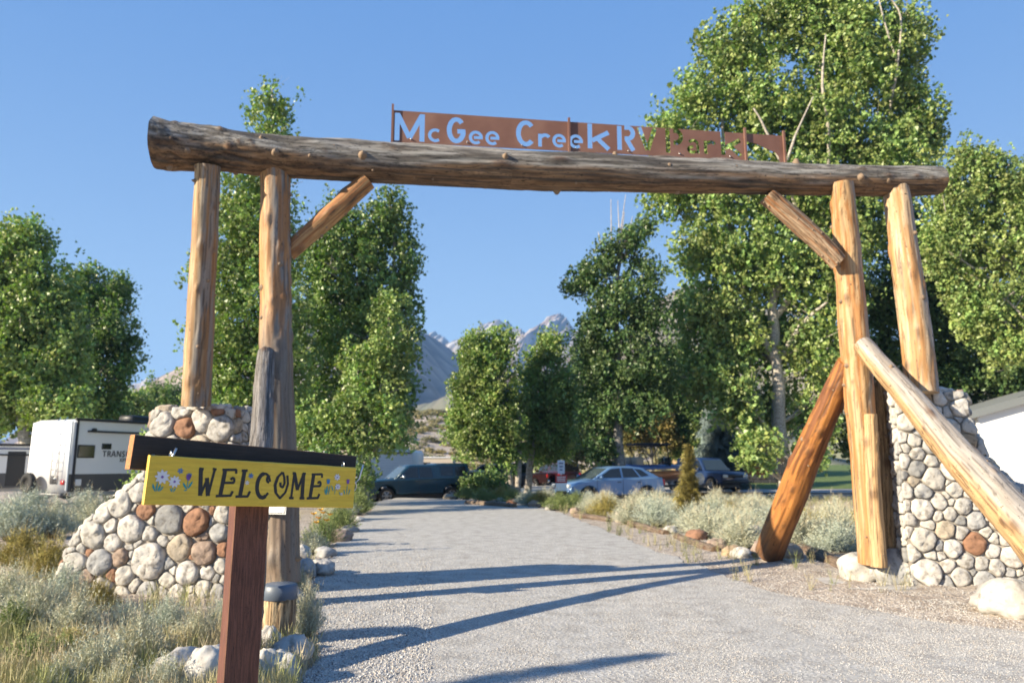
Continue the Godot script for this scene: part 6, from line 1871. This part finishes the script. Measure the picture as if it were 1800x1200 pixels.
func make_bushes() -> void:
	var silver := Color(0.47, 0.485, 0.37); var straw := Color(0.55, 0.47, 0.32); var olive := Color(0.30, 0.255, 0.07); var grn := Color(0.20, 0.25, 0.085)
	var protos := [sage_proto("sagebrush", silver, straw, 680, 60, 501, 0.058), sage_proto("sagebrush", silver * 0.92, straw, 680, 120, 502, 0.058), sage_proto("rabbitbrush", olive, Color(0.35, 0.26, 0.10), 640, 90, 503, 0.065), sage_proto("green_shrub", grn, Color(0.25, 0.27, 0.1), 560, 30, 504, 0.065), sage_proto("sagebrush", Color(0.41, 0.455, 0.375), Color(0.52, 0.47, 0.34), 680, 40, 505, 0.055)]
	var used := [false, false, false, false, false]
	var place := func(k: int, at: Vector3, r: float, h: float, label: String, group: String) -> void:
		var t := rng.randf() * TAU
		var big_ := 1.22 if at.x > 0.0 or at.z < -11.0 else 1.02
		if used[k]:
			var c := dup(protos[k], at, t, Vector3(r, h, r) * big_, label)
			tag(c, label, "bush", group)
		else:
			used[k] = true
			protos[k].position = at; protos[k].rotation.y = t; protos[k].scale = Vector3(r, h, r) * big_
			tag(protos[k], label, "bush", group)
	# left foreground, one by one: kind, px, py of the foot, half width, height, label
	for b in [[1, 238, 1185, 0.42, 0.52, "silvery sagebrush with straw stalks right before the left pillar's foot"], [0, 165, 1215, 0.40, 0.46, "dense sagebrush in the left foreground, left of the one by the pillar"], [1, 345, 1150, 0.34, 0.42, "sagebrush close against the reddish post's left side"],
		[1, 60, 1120, 0.55, 0.62, "big straw topped sagebrush at the photo's left edge"], [4, 105, 1075, 0.5, 0.55, "grey sagebrush at the low end of the left pillar"], [2, 85, 1022, 0.60, 0.62, "olive brown shrub left of the left pillar"], [2, 35, 1000, 0.6, 0.55, "olive brown shrub at the left edge behind the straw topped sagebrush"],
		[3, 45, 1195, 0.42, 0.34, "dark green low shrub in the bottom left corner"], [2, 120, 1165, 0.36, 0.3, "small brownish shrub between the bottom left green shrub and the sagebrush"], [0, 282, 1240, 0.34, 0.34, "small sagebrush at the bottom edge, left of the grey boulder"], [4, 20, 950, 0.9, 0.85, "pale sagebrush at the left edge before the white trailer"],
		[0, 90, 945, 0.8, 0.7, "pale sagebrush below the white trailer's spare wheel"], [1, 160, 935, 0.8, 0.72, "sagebrush below the white trailer's rear corner"], [3, 215, 925, 0.75, 0.82, "greenish bush behind the low end of the left pillar"], [4, 150, 915, 1.0, 0.80, "yellow green bush under the trailer's side"], [4, 55, 920, 1.0, 0.85, "far sagebrush under the second trailer"],
		[1, 538, 1120, 0.26, 0.52, "straw stalked sagebrush right of the capped log stub"], [0, 528, 1060, 0.25, 0.35, "small sagebrush behind the straw stalked one by the stub"], [3, 565, 960, 0.5, 0.5, "green bush in the flower bed behind the left post"], [3, 600, 935, 0.55, 0.6, "green bush in the flower bed nearest the road"], [0, 548, 975, 0.35, 0.4, "grey sagebrush in the flower bed beside the left post"], [3, 628, 905, 0.7, 0.8, "green bush at the far end of the flower bed by the green pickup"], [0, 590, 915, 0.7, 0.7, "grey bush in the middle of the flower bed"], [4, 395, 1110, 0.3, 0.4, "grey sagebrush behind the reddish post"],
		[4, 290, 1120, 0.36, 0.40, "sagebrush in the middle of the pillar's foot, behind the straw stalked one"], [1, 130, 1130, 0.46, 0.48, "straw topped sagebrush just left of the pillar's low end"], [0, 10, 1070, 0.5, 0.5, "silvery sagebrush cut by the left edge, above the big straw topped one"], [4, 215, 1120, 0.36, 0.36, "low grey sagebrush below the pillar's sloping end"], [0, 100, 1235, 0.34, 0.32, "silvery sagebrush at the bottom edge right of the green shrub"], [1, 200, 1245, 0.3, 0.34, "straw topped sagebrush at the very bottom edge"], [3, 20, 1130, 0.4, 0.4, "dark green shrub at the left edge below the olive brown ones"], [2, 170, 1075, 0.35, 0.35, "small olive brown shrub against the low end of the left pillar"], [3, 100, 1180, 0.34, 0.3, "green shrub just above the bottom left corner"]]:
		place.call(b[0], G(b[1], b[2]), b[3], b[4], b[5], "")
	# strip right of the road
	var quad_ := [xz(G(1015, 902)), xz(G(1190, 938)), xz(G(1285, 968)), xz(G(1415, 968)), xz(G(1530, 985)), xz(G(1600, 940)), xz(G(1500, 896)), xz(G(1180, 887)), xz(G(1040, 888))]
	var poly := PackedVector2Array(quad_)
	var put_at := []
	var where_ := func(px: float, z: float) -> String:
		var row := " by the kerb logs" if z > -14.5 else (" amid the roadside strip" if z > -18.5 else " at the roadside strip's back")
		var by := ", left of the young pine" if px < 1180 else (", around the young pine's foot" if px < 1240 else (", left of the orange log" if px < 1360 else ", right of the orange log"))
		return row + by
	var g := RandomNumberGenerator.new(); g.seed = 88
	for i in 4000:
		var p := Vector2(g.randf_range(1.5, 8.0), g.randf_range(-26.0, -11.0))
		if not Geometry2D.is_point_in_polygon(p, poly): continue
		var ok := true
		for q in put_at:
			if q.distance_to(p) < 0.72: ok = false; break
		if not ok: continue
		var px := 900.0 + F * p.x / -p.y
		put_at.append(p)
		var near := Vector2(p.x, p.y).length()
		var k: int = [0, 1, 0, 1, 4, 2][g.randi() % 6]
		var sz := g.randf_range(0.55, 0.80)
		var kind_: String = ["silvery sagebrush", "straw topped sagebrush", "olive shrub", "", "grey sagebrush"][k]
		place.call(k, Vector3(p.x, 0, p.y), sz, sz * g.randf_range(0.70, 1.0), ("low " if sz < 0.62 else ("large " if sz > 0.72 else "")) + kind_ + where_.call(px, p.y), kind_ + " of the right roadside strip")
		if put_at.size() >= 64: break
	# low plants under the trees beyond
	for b in [[3, 850, 882, "green plant under the dark low shrub"], [3, 900, 884, "green plant at the round trees' trunks"], [4, 930, 888, "grey plant right of the round trees' trunks"], [2, 950, 890, "olive plant left of the no parking sign"], [3, 985, 897, "green plant before the no parking sign's foot"], [2, 880, 880, "olive plant between shrub and round tree trunks"], [0, 960, 885, "silvery plant behind the olive one left of the no parking sign"], [3, 1010, 893, "green plant right of the no parking sign's foot"], [4, 1035, 893, "grey plant below the blue car's front wheel"], [0, 1060, 896, "silvery plant below the blue car's front door"], [3, 820, 878, "green plant right of the green pickup's rear wheel"]]:
		place.call(b[0], G(b[1], b[2]), 0.75, 0.55, b[3], "low plants beyond the kerb")
	# orange flowers
	var fm := mat(lin(0.85, 0.45, 0.02), 0.6)
	for f in [[551, 905], [560, 912], [568, 903], [580, 906], [556, 920], [574, 916], [563, 898]]:
		var at := P(f[0], f[1], 14.2)
		var root := thing("orange_flower", "orange poppy blooming in the bed behind the left post", "flower", Vector3(at.x, 0, at.z), 0, "orange poppies in the flower bed")
		var s := st(); tube(s, [Vector3(0, 0, 0), Vector3(0.02, at.y * 0.6, 0), Vector3(0, at.y, 0)], [0.006, 0.005, 0.004], 5); build("stem", s, mat(lin(0.08, 0.14, 0.03), 0.8), root)
		s = st()
		for k in 5:
			var b := Basis(Vector3.UP, TAU * k / 5.0)
			var a := Vector3(0, at.y, 0)
			var l := a + b * Vector3(0.045, 0.03, 0.035); var r := a + b * Vector3(0.045, 0.03, -0.035); var t := a + b * Vector3(0.08, 0.05, 0)
			facing(s, a, l, t, Vector3.UP); facing(s, a, t, r, Vector3.UP)
		build("petals", s, fm, root)

# ---------- pebbles, grass ----------
func make_cover() -> void:
	var g := RandomNumberGenerator.new(); g.seed = 61
	var at := []; var cols := PackedColorArray()
	var tones := [Color(0.49, 0.475, 0.46), Color(0.40, 0.39, 0.38), Color(0.58, 0.565, 0.545), Color(0.31, 0.295, 0.28), Color(0.44, 0.38, 0.32), Color(0.53, 0.50, 0.46), Color(0.20, 0.19, 0.185)]
	var n := 0
	while n < 190000:
		var px := g.randf_range(430.0, 1810.0); var py := 1215.0 - 315.0 * pow(g.randf(), 0.9)
		var p := G(px, py)
		var v := xz(p)
		n += 1
		var inside := Geometry2D.is_point_in_polygon(v, road_edge)
		if not inside and px < 1100: 
			if px > 700 or g.randf() < 0.3: continue
		if g.randf() > clampf(1.15 - (-p.z - 8.0) * 0.09, 0.12, 1.0): continue
		if noise2.get_noise_2d(v.x * 0.8, v.y * 0.8) < -0.2 and g.randf() < 0.55: continue
		var mid := lerpf(1.5, -0.4, clampf((-v.y - 4.5) / 22.0, 0.0, 1.0)) + 0.03 * (-v.y)
		var track := minf(absf(v.x - mid - 0.85), absf(v.x - mid + 0.85))
		if inside and track < 0.34 and g.randf() < 0.75: continue
		var k := 0.0030 + 0.0050 * pow(g.randf(), 2.5)
		if inside and px > 760: k *= 0.68 + (0.002 if not inside else 0.0) * g.randf() + (0.012 * g.randf() if not inside and g.randf() < 0.02 else 0.0)
		if px < 760 and g.randf() < 0.4: k *= 1.3
		at.append(Transform3D(Basis.from_euler(Vector3(g.randf() * TAU, g.randf() * TAU, g.randf() * TAU)).scaled_local(Vector3(k, k * 0.75, k * g.randf_range(0.8, 1.3))), Vector3(p.x, (0.012 if inside else ground_h(v)) + k * 0.3, p.z)))
		cols.append(tones[g.randi() % tones.size()] * g.randf_range(0.85, 1.1))
	var o := multi("gravel", rock_mesh(7, 0.3, 6, 4), at, cols, M.pebble, null)
	o.set_meta("kind", "stuff")
	# dry grass and green blades
	var gs := RandomNumberGenerator.new(); gs.seed = 5
	var s := st(false)
	for i in 12:
		var a := gs.randf() * TAU
		var b := Vector3(cos(a), 0, sin(a)) * gs.randf() * 0.05
		var t := b + Vector3(gs.randfn() * 0.05, gs.randf_range(0.12, 0.24), gs.randfn() * 0.05)
		var w := Vector3(-sin(a), 0, cos(a)) * 0.0028
		var m := b.lerp(t, 0.6) + Vector3(0, 0.02, 0)
		s.add_vertex(b - w); s.add_vertex(m); s.add_vertex(b + w)
		s.add_vertex(b - w * 0.6); s.add_vertex(t + (t - m) * 0.2); s.add_vertex(b + w * 0.6)
		s.add_vertex(m - w); s.add_vertex(t + (t - m) * 0.2); s.add_vertex(m + w)
	var blade := done(s)
	at = []; cols = PackedColorArray()
	for i in 3600:
		var px := g.randf_range(-40.0, 640.0); var py := g.randf_range(890.0, 1260.0)
		var p := G(px, py); var v := xz(p)
		if Geometry2D.is_point_in_polygon(v, road_edge): continue
		var nn := noise2.get_noise_2d(v.x * 0.9 + 7, v.y * 0.9)
		if (nn < -0.05 or g.randf() < 0.7) and py < 1150: continue
		var k := g.randf_range(0.5, 1.2) * (1.0 if py > 1100 else 1.3)
		at.append(Transform3D(Basis(Vector3.UP, g.randf() * TAU).scaled(Vector3(k, k, k)), Vector3(p.x, ground_h(v), p.z)))
		cols.append(Color(0.50, 0.42, 0.27).lerp(Color(0.24, 0.26, 0.09), clampf(nn * 1.8 + g.randf() * 0.3, 0, 1)) * g.randf_range(0.8, 1.2))
	for i in 5000:
		var v := Vector2(g.randf_range(0.5, 16.0), g.randf_range(-34.0, -9.0))
		if Geometry2D.is_point_in_polygon(v, road_edge): continue
		if noise2.get_noise_2d(v.x * 0.5, v.y * 0.5) < -0.02: continue
		var k := g.randf_range(0.6, 1.4)
		at.append(Transform3D(Basis(Vector3.UP, g.randf() * TAU).scaled(Vector3(k, k, k)), Vector3(v.x, 0, v.y)))
		cols.append(Color(0.36, 0.31, 0.18).lerp(Color(0.16, 0.19, 0.07), g.randf()) * g.randf_range(0.8, 1.2))
	o = multi("grass", blade, at, cols, M.sage, null)
	o.set_meta("kind", "stuff")
